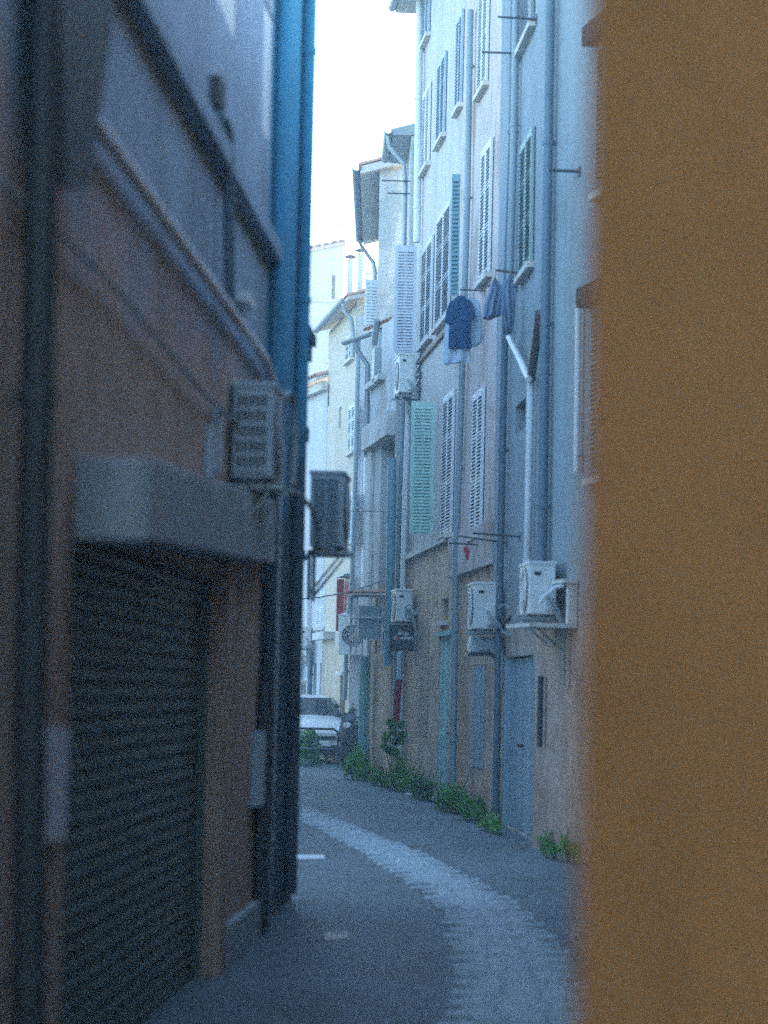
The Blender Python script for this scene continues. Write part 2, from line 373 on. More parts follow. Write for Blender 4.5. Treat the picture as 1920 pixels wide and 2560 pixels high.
class House:
    def __init__(s, name, label, F, top, depth, mat, s0=0.0, s1=None, cat='house', group=None):
        s.F = F; s.top = top; s.depth = depth; s.mat = mat; s.s0 = s0; s.s1 = F.L if s1 is None else s1
        s.holes = []; s.root = empty(name, F.pt((s.s0 + s.s1) / 2, 0, -depth / 2)); tag(s.root, label, cat, group)
    def hole(s, a0, a1, z0, z1, dep=0.16): s.holes.append((a0, a1, z0, z1, dep)); return a0, a1, z0, z1
    def finish(s, zbase=-0.05):
        F = s.F; mb = MB(); hs = []
        for h in s.holes:   # keep holes inside the wall and apart
            a0, a1, z0, z1, dep = h
            a0 = max(a0, s.s0 + .03); a1 = min(a1, s.s1 - .03); z1 = min(z1, s.top - .05); z0 = max(z0, zbase + .03)
            if a1 - a0 > .05 and z1 - z0 > .05: hs.append((a0, a1, z0, z1, dep))
        ss = sorted({s.s0, s.s1, *[h[0] for h in hs], *[h[1] for h in hs]})
        zs = sorted({zbase, s.top, *[h[2] for h in hs], *[h[3] for h in hs]})
        for a, b in zip(ss, ss[1:]):
            for c, d in zip(zs, zs[1:]):
                am, zm = (a + b) / 2, (c + d) / 2
                if any(h[0] < am < h[1] and h[2] < zm < h[3] for h in hs): continue
                mb.add([F.pt(a, c), F.pt(b, c), F.pt(b, d), F.pt(a, d)], [(0, 1, 2, 3)])
        for a0, a1, z0, z1, dep in hs:
            f = [F.pt(a0, z0), F.pt(a1, z0), F.pt(a1, z1), F.pt(a0, z1)]
            k = [F.pt(a0, z0, -dep), F.pt(a1, z0, -dep), F.pt(a1, z1, -dep), F.pt(a0, z1, -dep)]
            mb.add(f + k, [(0, 1, 5, 4), (1, 2, 6, 5), (2, 3, 7, 6), (3, 0, 4, 7), (4, 5, 6, 7)])
        D = s.depth
        q = [F.pt(s.s0, zbase), F.pt(s.s1, zbase), F.pt(s.s1, s.top), F.pt(s.s0, s.top)]
        r_ = [F.pt(s.s0, zbase, -D), F.pt(s.s1, zbase, -D), F.pt(s.s1, s.top, -D), F.pt(s.s0, s.top, -D)]
        mb.add(q + r_, [(0, 1, 5, 4), (1, 2, 6, 5), (2, 3, 7, 6), (3, 0, 4, 7), (4, 5, 6, 7)])
        s.wall = mb.build('wall', s.mat, s.root)
    def part(s, name, mat, fn, bevel=0):
        mb = MB(); fn(mb); return mb.build(name, mat, s.root, bevel=bevel)

def shutter_leaf(H, P0, A, B, C, w_, h_, rails, mat, slat=0.05, mull=False, name='shutter'):
    """louvred leaf: stiles, rails, and slats as one fine sub-part. P0 lower corner, A width dir, B up, C face dir"""
    mb = MB(); st = min(0.07, w_ * 0.16); t = 0.035
    def bar(a0, a1, b0, b1, t0, t1, mb=mb):
        mb.hexa([P0 + A * a + B * b + C * c for a, b, c in ((a0, b0, t0), (a1, b0, t0), (a1, b0, t1), (a0, b0, t1), (a0, b1, t0), (a1, b1, t0), (a1, b1, t1), (a0, b1, t1))])
    bar(0, st, 0, h_, -t / 2, t / 2); bar(w_ - st, w_, 0, h_, -t / 2, t / 2)
    if mull: bar(w_ / 2 - st / 2, w_ / 2 + st / 2, 0.02, h_ - 0.02, -t / 2 + .002, t / 2 - .002)
    for r_ in rails:
        bar(st, w_ - st, max(0, r_ * h_ - 0.05), min(h_, r_ * h_ + 0.05), -t / 2 + .003, t / 2 - .003)
    o = mb.build(name, mat, H.root)
    sb = MB(); z = 0.07
    sg = 1 if C.dot(V((0, -1, 0))) > -0.2 else -1
    while z < h_ - 0.06:
        c = P0 + A * (w_ / 2) + B * z
        X = A; Z = (B * 0.75 - C * 0.66 * sg).normalized(); Y = X.cross(Z)
        sb.box(c, (w_ - 2 * st + .004, 0.008, slat * 1.85), (X, Y, Z)); z += slat
    tag(sb.build('slats', mat, o), kind='stuff')
    return o
def sill(H, a0, a1, z, mat=None, n=0.09):
    H.part('sill', mat or M['sill'], lambda mb: H.F.box(mb, a0 - .05, a1 + .05, z - .07, z - .002, 0.002, n))
def closed_window(H, u0, u1, vt, vb, mat, rails=(0.02, 0.36, 0.68, 0.98), slat=0.048, with_sill=True, sillmat=None, F=None, hood=None):
    F = F or H.F; a0, a1, z0, z1 = F.rect(u0, u1, vt, vb)
    if F is H.F: H.hole(a0, a1, z0, z1)
    am = (a0 + a1) / 2
    for k, (x0, x1) in enumerate(((a0 + .01, am - .006), (am + .006, a1 - .01))):
        shutter_leaf(H, F.pt(x0, z0 + .01, 0.03), F.d, F.U.normalized(), F.N, x1 - x0, z1 - z0 - .02, rails, mat, slat)
    if with_sill: 
        H.part('sill', sillmat or M['sill'], lambda mb: F.box(mb, a0 - .05, a1 + .05, z0 - .07, z0 - .002, 0.002, .09))
    return a0, a1, z0, z1
def glazed_window(H, u0, u1, vt, vb, framemat, with_sill=True, mull=True, dep=.14):
    F = H.F; a0, a1, z0, z1 = F.rect(u0, u1, vt, vb); H.hole(a0, a1, z0, z1, dep + .04)
    mb = MB(); n0, n1 = -dep, -dep + .05; e = .06
    F.box(mb, a0, a0 + e, z0, z1, n0, n1); F.box(mb, a1 - e, a1, z0, z1, n0, n1)
    F.box(mb, a0 + e, a1 - e, z0, z0 + e, n0, n1 - .003); F.box(mb, a0 + e, a1 - e, z1 - e, z1, n0, n1 - .003)
    if mull:
        am = (a0 + a1) / 2; F.box(mb, am - .035, am + .035, z0 + e, z1 - e, n0, n1 - .006)
        F.box(mb, a0 + e, a1 - e, (z0 + z1) / 2 + .2, (z0 + z1) / 2 + .24, n0, n1 - .009)
    wd = mb.build('window', framemat, H.root)
    pb = MB(); F.box(pb, a0 + e * .5, a1 - e * .5, z0 + e * .5, z1 - e * .5, n0 + .012, n0 + .02); pb.build('pane', M['glass'], wd)
    if with_sill: sill(H, a0, a1, z0)
    return a0, a1, z0, z1
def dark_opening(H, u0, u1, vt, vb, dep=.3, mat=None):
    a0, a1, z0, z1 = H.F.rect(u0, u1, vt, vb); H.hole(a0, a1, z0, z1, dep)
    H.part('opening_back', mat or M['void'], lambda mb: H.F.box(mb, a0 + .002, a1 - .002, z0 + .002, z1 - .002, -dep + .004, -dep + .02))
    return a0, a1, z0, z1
def open_leaf(H, uh, uf, vt, vb, mat, rails=(0.02, 0.36, 0.68, 0.98), mull=False, slat=.05, tilt=0.25, F=None):
    """shutter standing open off the wall, hinged at uh with its free edge at uf"""
    F = F or H.F; vm = (vt + vb) / 2
    a, zt = F.loc(uh, vm)[0], 0
    p = F.pt(a, F.loc(uh, vm)[1]); dep = p.y
    w_ = abs(uh - uf) / FPX * dep / max(0.3, math.cos(tilt) )
    k = dep / FPX
    zc = p.z; z0 = zc - (vb - vm) * k; z1 = zc + (vm - vt) * k
    A = (F.N * math.cos(tilt) + F.d * math.sin(tilt)).normalized(); B = V((0, 0, 1)); C = A.cross(B)
    if C.y > 0: C = -C
    return shutter_leaf(H, F.pt(a, 0, 0.03) + V((0, 0, z0)), A, B, C, w_, z1 - z0, rails, mat, slat, mull), a, z0, z1
def downpipe(H, pts, r, mat, n=None, F=None, clamps=True, name='downpipe', seg=10):
    """round pipe through photo points on the facade; n = stand-off"""
    F = F or H.F; n = n if n is not None else r + .035; P = []
    for u, v in pts:
        a, z = F.loc(u, v, n); P.append((a, max(z, 0.02)))
    W = [F.pt(a, z, n) for a, z in P]
    mb = MB(); mb.tube(W, r, seg); o = mb.build(name, mat, H.root)
    if clamps:
        zs = sorted((P[0][1], P[-1][1])); k = 0; zz = zs[0] + .6
        while zz < zs[1] - .2:
            for (a, z), (b, y_) in zip(P, P[1:]):
                if min(z, y_) <= zz <= max(z, y_) and abs(z - y_) > .5:
                    s_ = a + (b - a) * (zz - z) / (y_ - z)
                    cb = MB(); cb.tube([F.pt(s_, zz - .025, n), F.pt(s_, zz + .025, n)], r * 1.18, seg)
                    F.box(cb, s_ - .012, s_ + .012, zz - .015, zz + .015, 0.0, n - r * 1.1)
                    cb.build('pipe_clamp', mat, o); break
            zz += 1.9
    return o
def gutter_run(H, pa, pb, r, mat, name='gutter'):
    """half-round gutter between two world points"""
    pa, pb = V(pa), V(pb); t = (pb - pa).normalized(); side = t.cross(V((0, 0, 1))).normalized(); mb = MB(); rings = []
    for p in (pa, pb):
        ring = []
        for k in range(9):
            q = math.pi + math.pi * k / 8; ring.append(p + side * math.cos(q) * r + V((0, 0, math.sin(q) * r)))
        for k in range(9):
            q = 2 * math.pi - math.pi * k / 8; ring.append(p + side * math.cos(q) * r * .86 + V((0, 0, math.sin(q) * r * .86 + .003)))
        rings.append(ring)
    mb.loft(rings, True, False); return mb.build(name, mat, H.root)
def tile_mesh():
    m_ = MB(); vs = []
    for (y_, r_, z) in ((0, 1.0, 0), (1, 0.82, 0.06)):
        for k in range(7):
            q = math.pi * k / 6; vs.append((math.cos(q) * .5 * r_, y_, math.sin(q) * .36 * r_ + z))
        for k in range(7):
            q = math.pi - math.pi * k / 6; vs.append((math.cos(q) * .43 * r_, y_, math.sin(q) * .28 * r_ + z))
    n = 14
    m_.add(vs, [(k, (k + 1) % n, n + (k + 1) % n, n + k) for k in range(n)] + [tuple(range(n))[::-1]], True)
    me = bpy.data.meshes.new('roof_tile'); me.from_pydata(m_.v, [], m_.f); me.materials.append(M['tile']); me.update()
    return me
TM = tile_mesh()
def tiles(H, parent, P0, A, B, w_, l_, na, nb):
    """barrel tiles: P0 eave corner, A along eave, B up the slope"""
    A = A.normalized(); B = B.normalized(); C = A.cross(B)
    if C.z < 0: C = -C
    for j in range(nb):
        for i in range(na):
            o = bpy.data.objects.new('roof_tile', TM); col.objects.link(o); o.parent = parent
            p = P0 + A * (w_ * (i + .5)) + B * (l_ * j * .86) + C * (0.01 + .012 * (j % 2))
            rot = Matrix((A * w_ * random.uniform(1.0, 1.1), B * l_, C * w_)).transposed().to_4x4()
            rot.translation = p - ORIG[parent]; o.matrix_local = rot

# ---- right side, nearest first ---------------------------------------------------------------
def fpt(u, D): return ((u - 960) / FPX * D, D)
F1 = Facade((2.62, 21.0), (1.61, 25.3)); F2 = Facade((1.74, 25.30), (1.40, 30.7)); F3 = Facade((1.40, 30.72), (0.98, 34.9), b=.006)
F4 = Facade((0.98, 34.92), (0.372, 41.2), b=.006)
F5b = Facade((0.17, 41.2), (-0.28, 44.2)); F5s = Facade((0.6, 44.3), (-0.2, 44.3)); F5 = Facade((-0.2, 44.32), (-0.24, 51.2))
F6s = Facade((0.1, 51.5), (-0.66, 51.5)); F6 = Facade((-0.66, 51.52), (-1.36, 56.0))
F7 = Facade((-1.37, 56.05), (-2.9, 61.2))

# R1
H1 = House('grey_house', 'tall blue-grey house with brown base and thick blue downpipe behind the orange wall', F1, 13.0, 9.5, M['r1'])
for (u0, u1, vt, vb) in ((1497, 1540, 95, 470), (1482, 1530, 755, 1190)):
    a0, a1, z0, z1 = closed_window(H1, u0, u1, vt, vb, M['paleblue_paint'])
    H1.part('lintel', M['brownstone'], lambda mb: F1.box(mb, a0 - .04, a1 + .06, z1 - .02, z1 + .17, .002, .17))
downpipe(H1, [(1377, -60), (1365, 700), (1356, 1412)], .052, M['pipe_blue'])
downpipe(H1, [(1445, 760), (1440, 1180)], .03, M['pvc'], clamps=False, name='conduit')
downpipe(H1, [(1352, 1690), (1349, 1868)], .03, M['pipe_dark'], clamps=False, name='standpipe')  # dark tube stands in for a dark recess at the far corner
H1.finish()

# R2
H2 = House('slate_house', 'narrow slate-grey plaster house with green louvred shutters and diagonal white pipe', F2, 13.2, 6, M['r2'])
closed_window(H2, 1307, 1337, 345, 672, M['slate_paint'])
glazed_window(H2, 1302, 1341, -120, 92, M['white_paint'])
downpipe(H2, [(1285, -60), (1279, 340), (1262, 840), (1250, 1447), (1243, 1840), (1240, 2040)], .044, M['pipe_blue'])
downpipe(H2, [(1291, -60), (1285, 340), (1270, 840)], .042, M['pipe_teal'])
downpipe(H2, [(1349, 780), (1338, 870), (1327, 950)], .05, M['pipe_brown'], clamps=False, name='waste_pipe')
downpipe(H2, [(1272, 843), (1297, 893), (1322, 948)], .035, M['pvc'], n=.12, clamps=False, name='waste_pipe')
downpipe(H2, [(1327, 945), (1322, 1200), (1318, 1440), (1312, 1500), (1296, 1546)], .042, M['pvc'], name='waste_pipe')
a0, a1, z0, z1 = dark_opening(H2, 1288, 1314, 1006, 1078, .22)
a0, a1, z0, z1 = F2.rect(1264, 1338, 1640, 2066); H2.hole(a0, a1, 0.02, z1, .14)
mb = MB(); nn = 7; ww = (a1 - a0) / nn
for i in range(nn): F2.box(mb, a0 + ww * i + .006, a0 + ww * (i + 1) - .006, .03, z1 - .02, -.09, -.05 - .012 * (i % 2))
F2.box(mb, a0, a0 + .05, .02, z1, -.13, .03); F2.box(mb, a1 - .05, a1, .02, z1, -.13, .03)
dr = mb.build('door', M['paleblue_paint'], H2.root)
hb = MB(); hb.tube([F2.pt((a0 + a1) / 2, 1.0, -.04), F2.pt((a0 + a1) / 2, 1.0, .03)], .02, 8); hb.build('door_handle', M['iron'], dr)
H2.finish()

# R3
H3 = House('rose_house', 'pinkish plaster house with three tall white closed shutters one above another', F3, 13.6, 12, M['r3'])
for (u0, u1, vt, vb) in ((1203, 1226, -140, 215), (1207, 1232, 366, 690), (1186, 1212, 978, 1335)):
    closed_window(H3, u0, u1, vt, vb, M['white_paint'])
a0, a1, z0, z1 = F3.rect(1182, 1212, 1662, 1922); H3.hole(a0, a1, z0, z1)
for k in range(4):
    H3.part('shutter_plank', M['paleblue_paint'], lambda q: F3.box(q, a0 + (a1 - a0) * k / 4 + .006, a0 + (a1 - a0) * (k + 1) / 4 - .006, z0 + .01, z1 - .01, -.02, .012 + .006 * (k % 2)))
zc = F3.loc(1190, 1422)[1]
H3.part('ledge', M['r3'], lambda mb: F3.box(mb, 0.0, F3.L, zc - .02, zc + .55, .002, .07))
downpipe(H3, [(1176, 25), (1168, 500), (1154, 960), (1140, 1400), (1132, 1960)], .046, M['pipe_teal'])
H3.finish()

# R4
H4 = House('ivory_house', 'tall ivory house with many shutters, sage-green leaf and turquoise door', F4, 13.3, 12, M['r4'])
closed_window(H4, 1062, 1078, -60, 95, M['blueg_paint'])
closed_window(H4, 1098, 1117, 150, 345, M['blueg_paint'])
closed_window(H4, 1061, 1078, 225, 415, M['white_paint'])
closed_window(H4, 1146, 1160, 40, 265, M['blueg_paint'])
closed_window(H4, 1096, 1130, 525, 800, M['lilac_paint'])
closed_window(H4, 1058, 1084, 610, 850, M['lilac_paint'])
glazed_window(H4, 1133, 1146, 500, 770, M['white_paint'], mull=False)
open_leaf(H4, 1162, 1142, 432, 742, M['teal_paint'], slat=.06)
o, aa, zz0, zz1 = open_leaf(H4, 1052, 997, 612, 884, M['lilac_paint'], mull=True, tilt=.1)
o, aa, zz0, zz1 = open_leaf(H4, 1094, 1036, 1002, 1338, M['green_paint'], rails=(.02, .4, .75, .98), mull=True, tilt=.1)
closed_window(H4, 1111, 1137, 985, 1335, M['white_paint'])
for (ua, va, ub, vb_) in ((1049, 906, 1112, 842),):
    s0_, z_ = F4.loc(1080, 873)
    H4.part('ledge', M['wood'], lambda mb: F4.box(mb, F4.loc(1112, 842)[0], F4.loc(1049, 906)[0], z_ - .03, z_ + .02, .002, .05))
zc = F4.loc(1075, 1372)[1]
H4.part('ledge', M['sill'], lambda mb: F4.box(mb, 0.35, F4.L - .02, zc - .03, zc + .05, .002, .09))
a0, a1, z0, z1 = dark_opening(H4, 1103, 1121, 1496, 1552, .25); sill(H4, a0, a1, z0)
a0, a1, z0, z1 = F4.rect(1094, 1128, 1580, 1990); H4.hole(a0, a1, 0.02, z1, .12)
mb = MB(); nn = 5; ww = (a1 - a0) / nn
for i in range(nn): F4.box(mb, a0 + ww * i + .008, a0 + ww * (i + 1) - .008, .03, z1 - .03, -.07, -.02 - .012 * (i % 2))
F4.box(mb, a0, a1, z1 - .06, z1, -.11, .05)
dr = mb.build('door', M['turq_paint'], H4.root)
hb = MB(); hb.tube([F4.pt(a0 + .15, 1.0, -.03), F4.pt(a0 + .15, 1.0, .05)], .02, 8); hb.build('door_handle', M['iron'], dr)
a0, a1, z0, z1 = F4.rect(1046, 1074, 1548, 1636)    # blocked arch, a sunken brown patch
ar = MB(); pts = []
am, hw = (a0 + a1) / 2, (a1 - a0) / 2
for k in range(13):
    q = math.pi * k / 12; pts.append(F4.pt(am - hw * math.cos(q), z0 + .35 + (z1 - z0 - .35) * math.sin(q), .012))
pts = [F4.pt(a0, .9, .012)] + pts + [F4.pt(a1, .9, .012)]
ar.prism(pts, F4.N * -.03); ar.build('blocked_arch', M['wood'], H4.root)
for uu in (1005, 1019):
    downpipe(H4, [(uu + 3, 992), (uu - 6, 1250), (uu - 14, 1560), (uu - 20, 1890)], .05 if uu > 1010 else .042, M['pvc'] if uu > 1010 else M['pipe_teal'], n=.1 if uu > 1010 else .16)
downpipe(H4, [(1050, -40), (1046, 300), (1042, 606)], .06, M['pvc'])
H4.part('eave', M['soffit'], lambda mb: F4.box(mb, -.1, F4.L, 13.31, 13.41, -1.0, .42))
gutter_run(H4, F4.pt(-.1, 13.4, .48), F4.pt(F4.L, 13.4, .48), .075, M['zinc'])
H4.finish()

# R4b: just its eave shows past the ivory house
F4b = Facade((0.35, 41.4), (0.3, 43.9))
H4b = House('back_house', 'narrow grey house whose dark eave and swan-neck gutter pipe peep past the ivory house', F4b, 11.2, 4, M['r5'])
H4b.part('eave', M['zinc'], lambda mb: mb.hexa([F4b.pt(0, 11.22, -1.2), F4b.pt(2.3, 11.22, -1.2), F4b.pt(2.3, 11.22, .32), F4b.pt(0, 11.22, .32),
                                            F4b.pt(0, 11.75, -1.2), F4b.pt(2.3, 11.75, -1.2), F4b.pt(2.3, 11.32, .36), F4b.pt(0, 11.32, .36)]))
gutter_run(H4b, F4b.pt(-.05, 11.3, .4), F4b.pt(2.3, 11.3, .4), .08, M['zinc'])
mb = MB(); mb.tube([F4b.pt(.15, 11.24, .4), F4b.pt(.15, 11.05, .38), F4b.pt(.15, 10.75, .12), F4b.pt(.15, 10.4, .09), F4b.pt(.15, 8.3, .09)], .045, 10)
mb.build('downpipe', M['zinc'], H4b.root)
for zz, ln in ((10.42, .5), (10.2, .4)):
    mb = MB(); mb.tube([F4b.pt(.05, zz, 0), F4b.pt(.05, zz, ln)], .012, 6); mb.build('iron_bar', M['iron'], H4b.root)
H4b.finish()

# R5b: low projecting house
ZB = F5b.loc(975, 800)[1]
H5b = House('low_house', 'low grey rendered house with tiled edge, concrete beam and recessed doorway', F5b, ZB, 1.6, M['r5b'])
a0, a1, z0, z1 = F5b.rect(952, 999, 1090, 1480)
zt = F5b.loc(975, 1096)[1]
H5b.hole(F5b.loc(999, 1200)[0], F5b.loc(952, 1200)[0], F5b.loc(975, 1490)[1], zt, .35)
H5b.part('recess_lining', M['wood'], lambda mb: F5b.box(mb, F5b.loc(999, 1200)[0] + .005, F5b.loc(952, 1200)[0] - .005, F5b.loc(975, 1490)[1] + .005, zt - .01, -.345, -.32))
H5b.part('beam', M['palecon'], lambda mb: F5b.box(mb, 0.0, F5b.L, zt, zt + .42, .002, .16))
H5b.part('column', M['palecon'], lambda mb: F5b.box(mb, F5b.L - .55, F5b.L - .02, .02, zt - .003, .002, .06))
zl = F5b.loc(962, 948)[1]
H5b.part('ledge', M['palecon'], lambda mb: F5b.box(mb, F5b.L * .45, F5b.L, zl, zl + .1, .002, .12))
downpipe(H5b, [(980, 1146), (976, 1400), (969, 1664)], .072, M['teal_paint'], n=.12, name='duct')
downpipe(H5b, [(942, 800), (936, 860)], .06, M['zinc'], clamps=False, name='hopper_pipe')
H5b.part('rain_hopper', M['zinc'], lambda mb: F5b.box(mb, F5b.loc(950, 880)[0] - .15, F5b.loc(950, 880)[0] + .15, F5b.loc(950, 960)[1], F5b.loc(950, 872)[1], .002, .12))
rf = MB(); P = [V((.36, 41.6, ZB)), V((-.47, 44.0, ZB)), V((.7, 44.25, ZB + .3)), V((1.2, 42.2, ZB + .3))]
rf.hexa([p for p in P] + [p + V((0, 0, .05)) for p in P]); rfo = rf.build('roof', M['soffit'], H5b.root)
tiles(H5b, rfo, P[0] + V((0, 0, .05)), P[1] - P[0], P[3] - P[0], .2, .42, 12, 2)
gutter_run(H5b, (-.28, 43.4, ZB - .02), (-.8, 44.7, ZB - .02), .07, M['zinc'])
mb = MB(); mb.tube([F5b.pt(F5b.L + .1, ZB - .05, .3), F5b.pt(F5b.L + .1, ZB - .25, .25), F5b.pt(F5b.L + .1, ZB - .5, .06), F5b.pt(F5b.L + .1, ZB - 2.2, .06)], .05, 10)
mb.build('downpipe', M['zinc'], H5b.root)
downpipe(H5b, [(913, 1640), (908, 1790), (905, 1945)], .085, M['turq_paint'], name='standpipe', n=.16)
H5b.finish()

# R5 tall: stained side wall towards us, deep eave over the street
ZT = F5s.loc(955, 418)[1]
H5 = House('stained_house', 'tall house with mottled grey side wall and deep overhanging eave', F5s, ZT - .05, 6.9, M['r5'], s0=0.0)
ev = MB(); y0, y1 = 44.15, 51.4
ev.hexa([V((-.56, y0, ZT - .16)), V((1.4, y0, ZT + .38)), V((1.4, y1, ZT + .38)), V((-.56, y1, ZT - .16)),
         V((-.56, y0, ZT - .02)), V((1.4, y0, ZT + .52)), V((1.4, y1, ZT + .52)), V((-.56, y1, ZT - .02))])
evo = ev.build('roof', M['soffit'], H5.root)
tiles(H5, evo, V((-.58, y0, ZT - .01)), V((0, 1, 0)), V((2.12, 0, .54)), .21, .42, 34, 5)
gutter_run(H5, (-.63, y0 - .03, ZT - .03), (-.63, y1, ZT - .03), .09, M['pipe_blue'])
mb = MB(); mb.tube([V((-.63, y1 - .4, ZT - .1)), V((-.6, y1 - .3, ZT - .2)), V((-.32, y1 - .3, ZT - .6)), V((-.29, y1 - .3, ZT - .8)), V((-.29, y1 - .3, 6.2))], .045, 10)
mb.build('downpipe', M['zinc'], H5.root)
shutter_leaf(H5, V((-.21, 46.3, 8.6)), V((-1, -.25, 0)).normalized(), V((0, 0, 1)), V((.25, -1, 0)).normalized(), .24, .9, (.02, .98), M['white_paint'], .06, True)
for (zz, x0, x1) in ((F5s.loc(1000, 405)[1], -.1, .3), (F5s.loc(1000, 376)[1], .1, .35)):
    mb = MB(); mb.tube([V((x0, 44.1, zz)), V((x1, 44.2, zz))], .014, 6); mb.build('iron_bar', M['iron'], H5.root)
H5.finish()

# R6 yellow
ZY = F6.loc(880, 768)[1]
H6 = House('yellow_house', 'pale yellow house with green-grey gutter and dark red shutter above the parked car', F6, ZY, 5, M['r6'])
fr = MB(); fr.hexa([V((-.655, 51.5, 0)), V((.6, 51.5, 0)), V((.6, 53, 0)), V((-.3, 53, 0)), V((-.655, 51.5, ZY - .3)), V((.6, 51.5, ZY - .3)), V((.6, 53, ZY - .3)), V((-.3, 53, ZY - .3))])
fr.build('end_wall', M['r7'], H6.root)
for (u0, u1, vt, vb, mt) in ((868, 886, 838, 898, 'lilac_paint'), (874, 891, 1012, 1128, 'white_paint'), (877, 890, 1228, 1352, 'white_paint')):
    closed_window(H6, u0, u1, vt, vb, M[mt])
dark_opening(H6, 847, 853, 1018, 1070, .15, M['paleblue_paint'])
a0, a1, z0, z1 = closed_window(H6, 866, 880, 1452, 1532, M['red_paint'])
H6.part('hood', M['zinc'], lambda mb: F6.box(mb, a0 - .25, a1 + .25, z1 + .08, z1 + .12, .002, .22))
open_leaf(H6, 862, 846, 1448, 1578, M['red_paint'], tilt=.5)
a0, a1, z0, z1 = dark_opening(H6, 849, 862, 1690, 1890, .12, M['pipe_brown'])
H6.part('door_hood', M['sill'], lambda mb: F6.box(mb, a0 - .1, a1 + .1, z1 + .02, z1 + .1, .002, .1))
zl = F6.loc(838, 1588)[1]
H6.part('ledge', M['palecon'], lambda mb: F6.box(mb, F6.L * .55, F6.L, zl - .08, zl + .08, .002, .25))
downpipe(H6, [(896, 845), (888, 1200), (880, 1450), (868, 1560), (862, 1750)], .05, M['pipe_teal'])
downpipe(H6, [(918, 935), (914, 1200), (908, 1470)], .055, M['pvc'], F=F6s)

a0, a1, z0, z1 = F6s.rect(901, 925, 1130, 1282)
shutter_leaf(H6, F6s.pt(a0, z0, .02), F6s.d, V((0, 0, 1)), F6s.N, a1 - a0, z1 - z0, (.02, .98), M['white_paint'])
rf = MB(); P = [F6.pt(-.15, ZY, .22), F6.pt(F6.L, ZY, .22), F6.pt(F6.L, ZY + .7, -2.6), F6.pt(-.15, ZY + .7, -2.6)]
rf.hexa(P + [p + V((0, 0, .08)) for p in P]); rfo = rf.build('roof', M['soffit'], H6.root)
tiles(H6, rfo, P[0] + V((0, 0, .08)), P[1] - P[0], P[3] - P[0], .22, .42, 21, 6)
gutter_run(H6, F6.pt(-.2, ZY + .03, .3), F6.pt(F6.L, ZY + .03, .3), .085, M['zinc'])
mb = MB(); mb.tube([F6.pt(.05, ZY - .02, .3), F6.pt(.05, ZY - .2, .27), F6.pt(.02, ZY - .4, .12), F6.pt(0, ZY - .7, .08), F6.pt(0, ZY - 1.2, .08)], .05, 10)
mb.build('swan_neck', M['zinc'], H6.root)
for (u, v, hgt, r_, Y) in ((877, 650, .95, .07, 53.6), (903, 634, 1.2, .075, 54.6)):
    p = at_depth(u, v, Y); c = MB(); c.tube([p - V((0, 0, hgt + .5)), p], r_ * 1.05, 12)
    ch = c.build('chimney_flue', M['palecon'], H6.root)
    c = MB(); c.tube([p + V((0, 0, .05)), p + V((0, 0, .08)), p + V((0, 0, .12))], [r_ * 1.9, r_ * 2.0, r_ * .4], 12)
    for q in range(3): c.box(p + V((math.cos(q * 2.1) * r_, math.sin(q * 2.1) * r_, .02)), (.015, .015, .1))
    c.build('flue_cap', M['pipe_brown'], ch)
H6.finish()

# R7 white
Z7 = F7.loc(812, 955)[1]
H7 = House('white_house', 'white-washed house with wavy tiled eave and pale shutters past the yellow house', F7, Z7, 6, M['r7'])
closed_window(H7, 795, 816, 1442, 1568, M['white_paint'])
for (u0, u1) in ((785, 791), (799, 807)): dark_opening(H7, u0, u1, 1658, 1752, .2, M['lilac_paint'])
a0, a1, z0, z1 = glazed_window(H7, 752, 765, 1640, 1700, M['white_paint'])
dark_opening(H7, 751, 764, 1712, 1800, .2, M['wood'])
downpipe(H7, [(777, 1620), (773, 1750)], .06, M['pipe_blue'])
downpipe(H7, [(770, 1400), (768, 1610)], .05, M['pvc'])
downpipe(H7, [(826, 1395), (822, 1480), (817, 1590)], .02, M['pipe_dark'], clamps=False, name='cable_drop')
downpipe(H7, [(822, 960), (821, 1015)], .015, M['iron'], clamps=False, name='cable_drop')
rf = MB(); P = [F7.pt(-.1, Z7, .3), F7.pt(F7.L, Z7, .3), F7.pt(F7.L, Z7 + .62, -1.7), F7.pt(-.1, Z7 + .62, -1.7)]
rf.hexa(P + [p + V((0, 0, .06)) for p in P]); rfo = rf.build('roof', M['soffit'], H7.root)
tiles(H7, rfo, P[0] + V((0, 0, .06)), P[1] - P[0], P[3] - P[0], .26, .42, 20, 5)
H7.part('cornice', M['sill'], lambda mb: F7.box(mb, 0, F7.L, Z7 - .22, Z7 - .01, .002, .16))
H7.finish()

# houses behind
F8 = Facade((-1.2, 64.0), (-3.6, 64.2)); Z8 = F8.loc(812, 805)[1]
H8 = House('upper_white_house', 'plain white upper house with one tall window above the wavy tiled roof', F8, Z8, 5, M['r7'])
glazed_window(H8, 821, 832, 835, 900, M['lilac_paint'], mull=False)
H8.finish()
F9 = Facade((-1.36, 72.0), (-4.2, 72.2)); Z9 = F9.loc(835, 612)[1]
H9 = House('cream_tower_house', 'cream gabled house with cracked wall and small slit windows rising behind', F9, Z9 - .7, 6, M['h1'])
dark_opening(H9, 813, 823, 662, 674, .2); dark_opening(H9, 829, 838, 688, 748, .25, M['wood'])
H9.part('ledge', M['sill'], lambda mb: F9.box(mb, 0, F9.L, F9.loc(820, 754)[1], F9.loc(820, 754)[1] + .05, .002, .06))
rf = MB(); zc = Z9 - .3; P = [F9.pt(-.06, zc + .3, .06), F9.pt(F9.L, zc - .3, .06), F9.pt(F9.L, zc - .3, -6), F9.pt(-.06, zc + .3, -6)]
rf.hexa(P + [p + V((0, 0, .1)) for p in P]); rfo = rf.build('roof', M['tile'], H9.root)
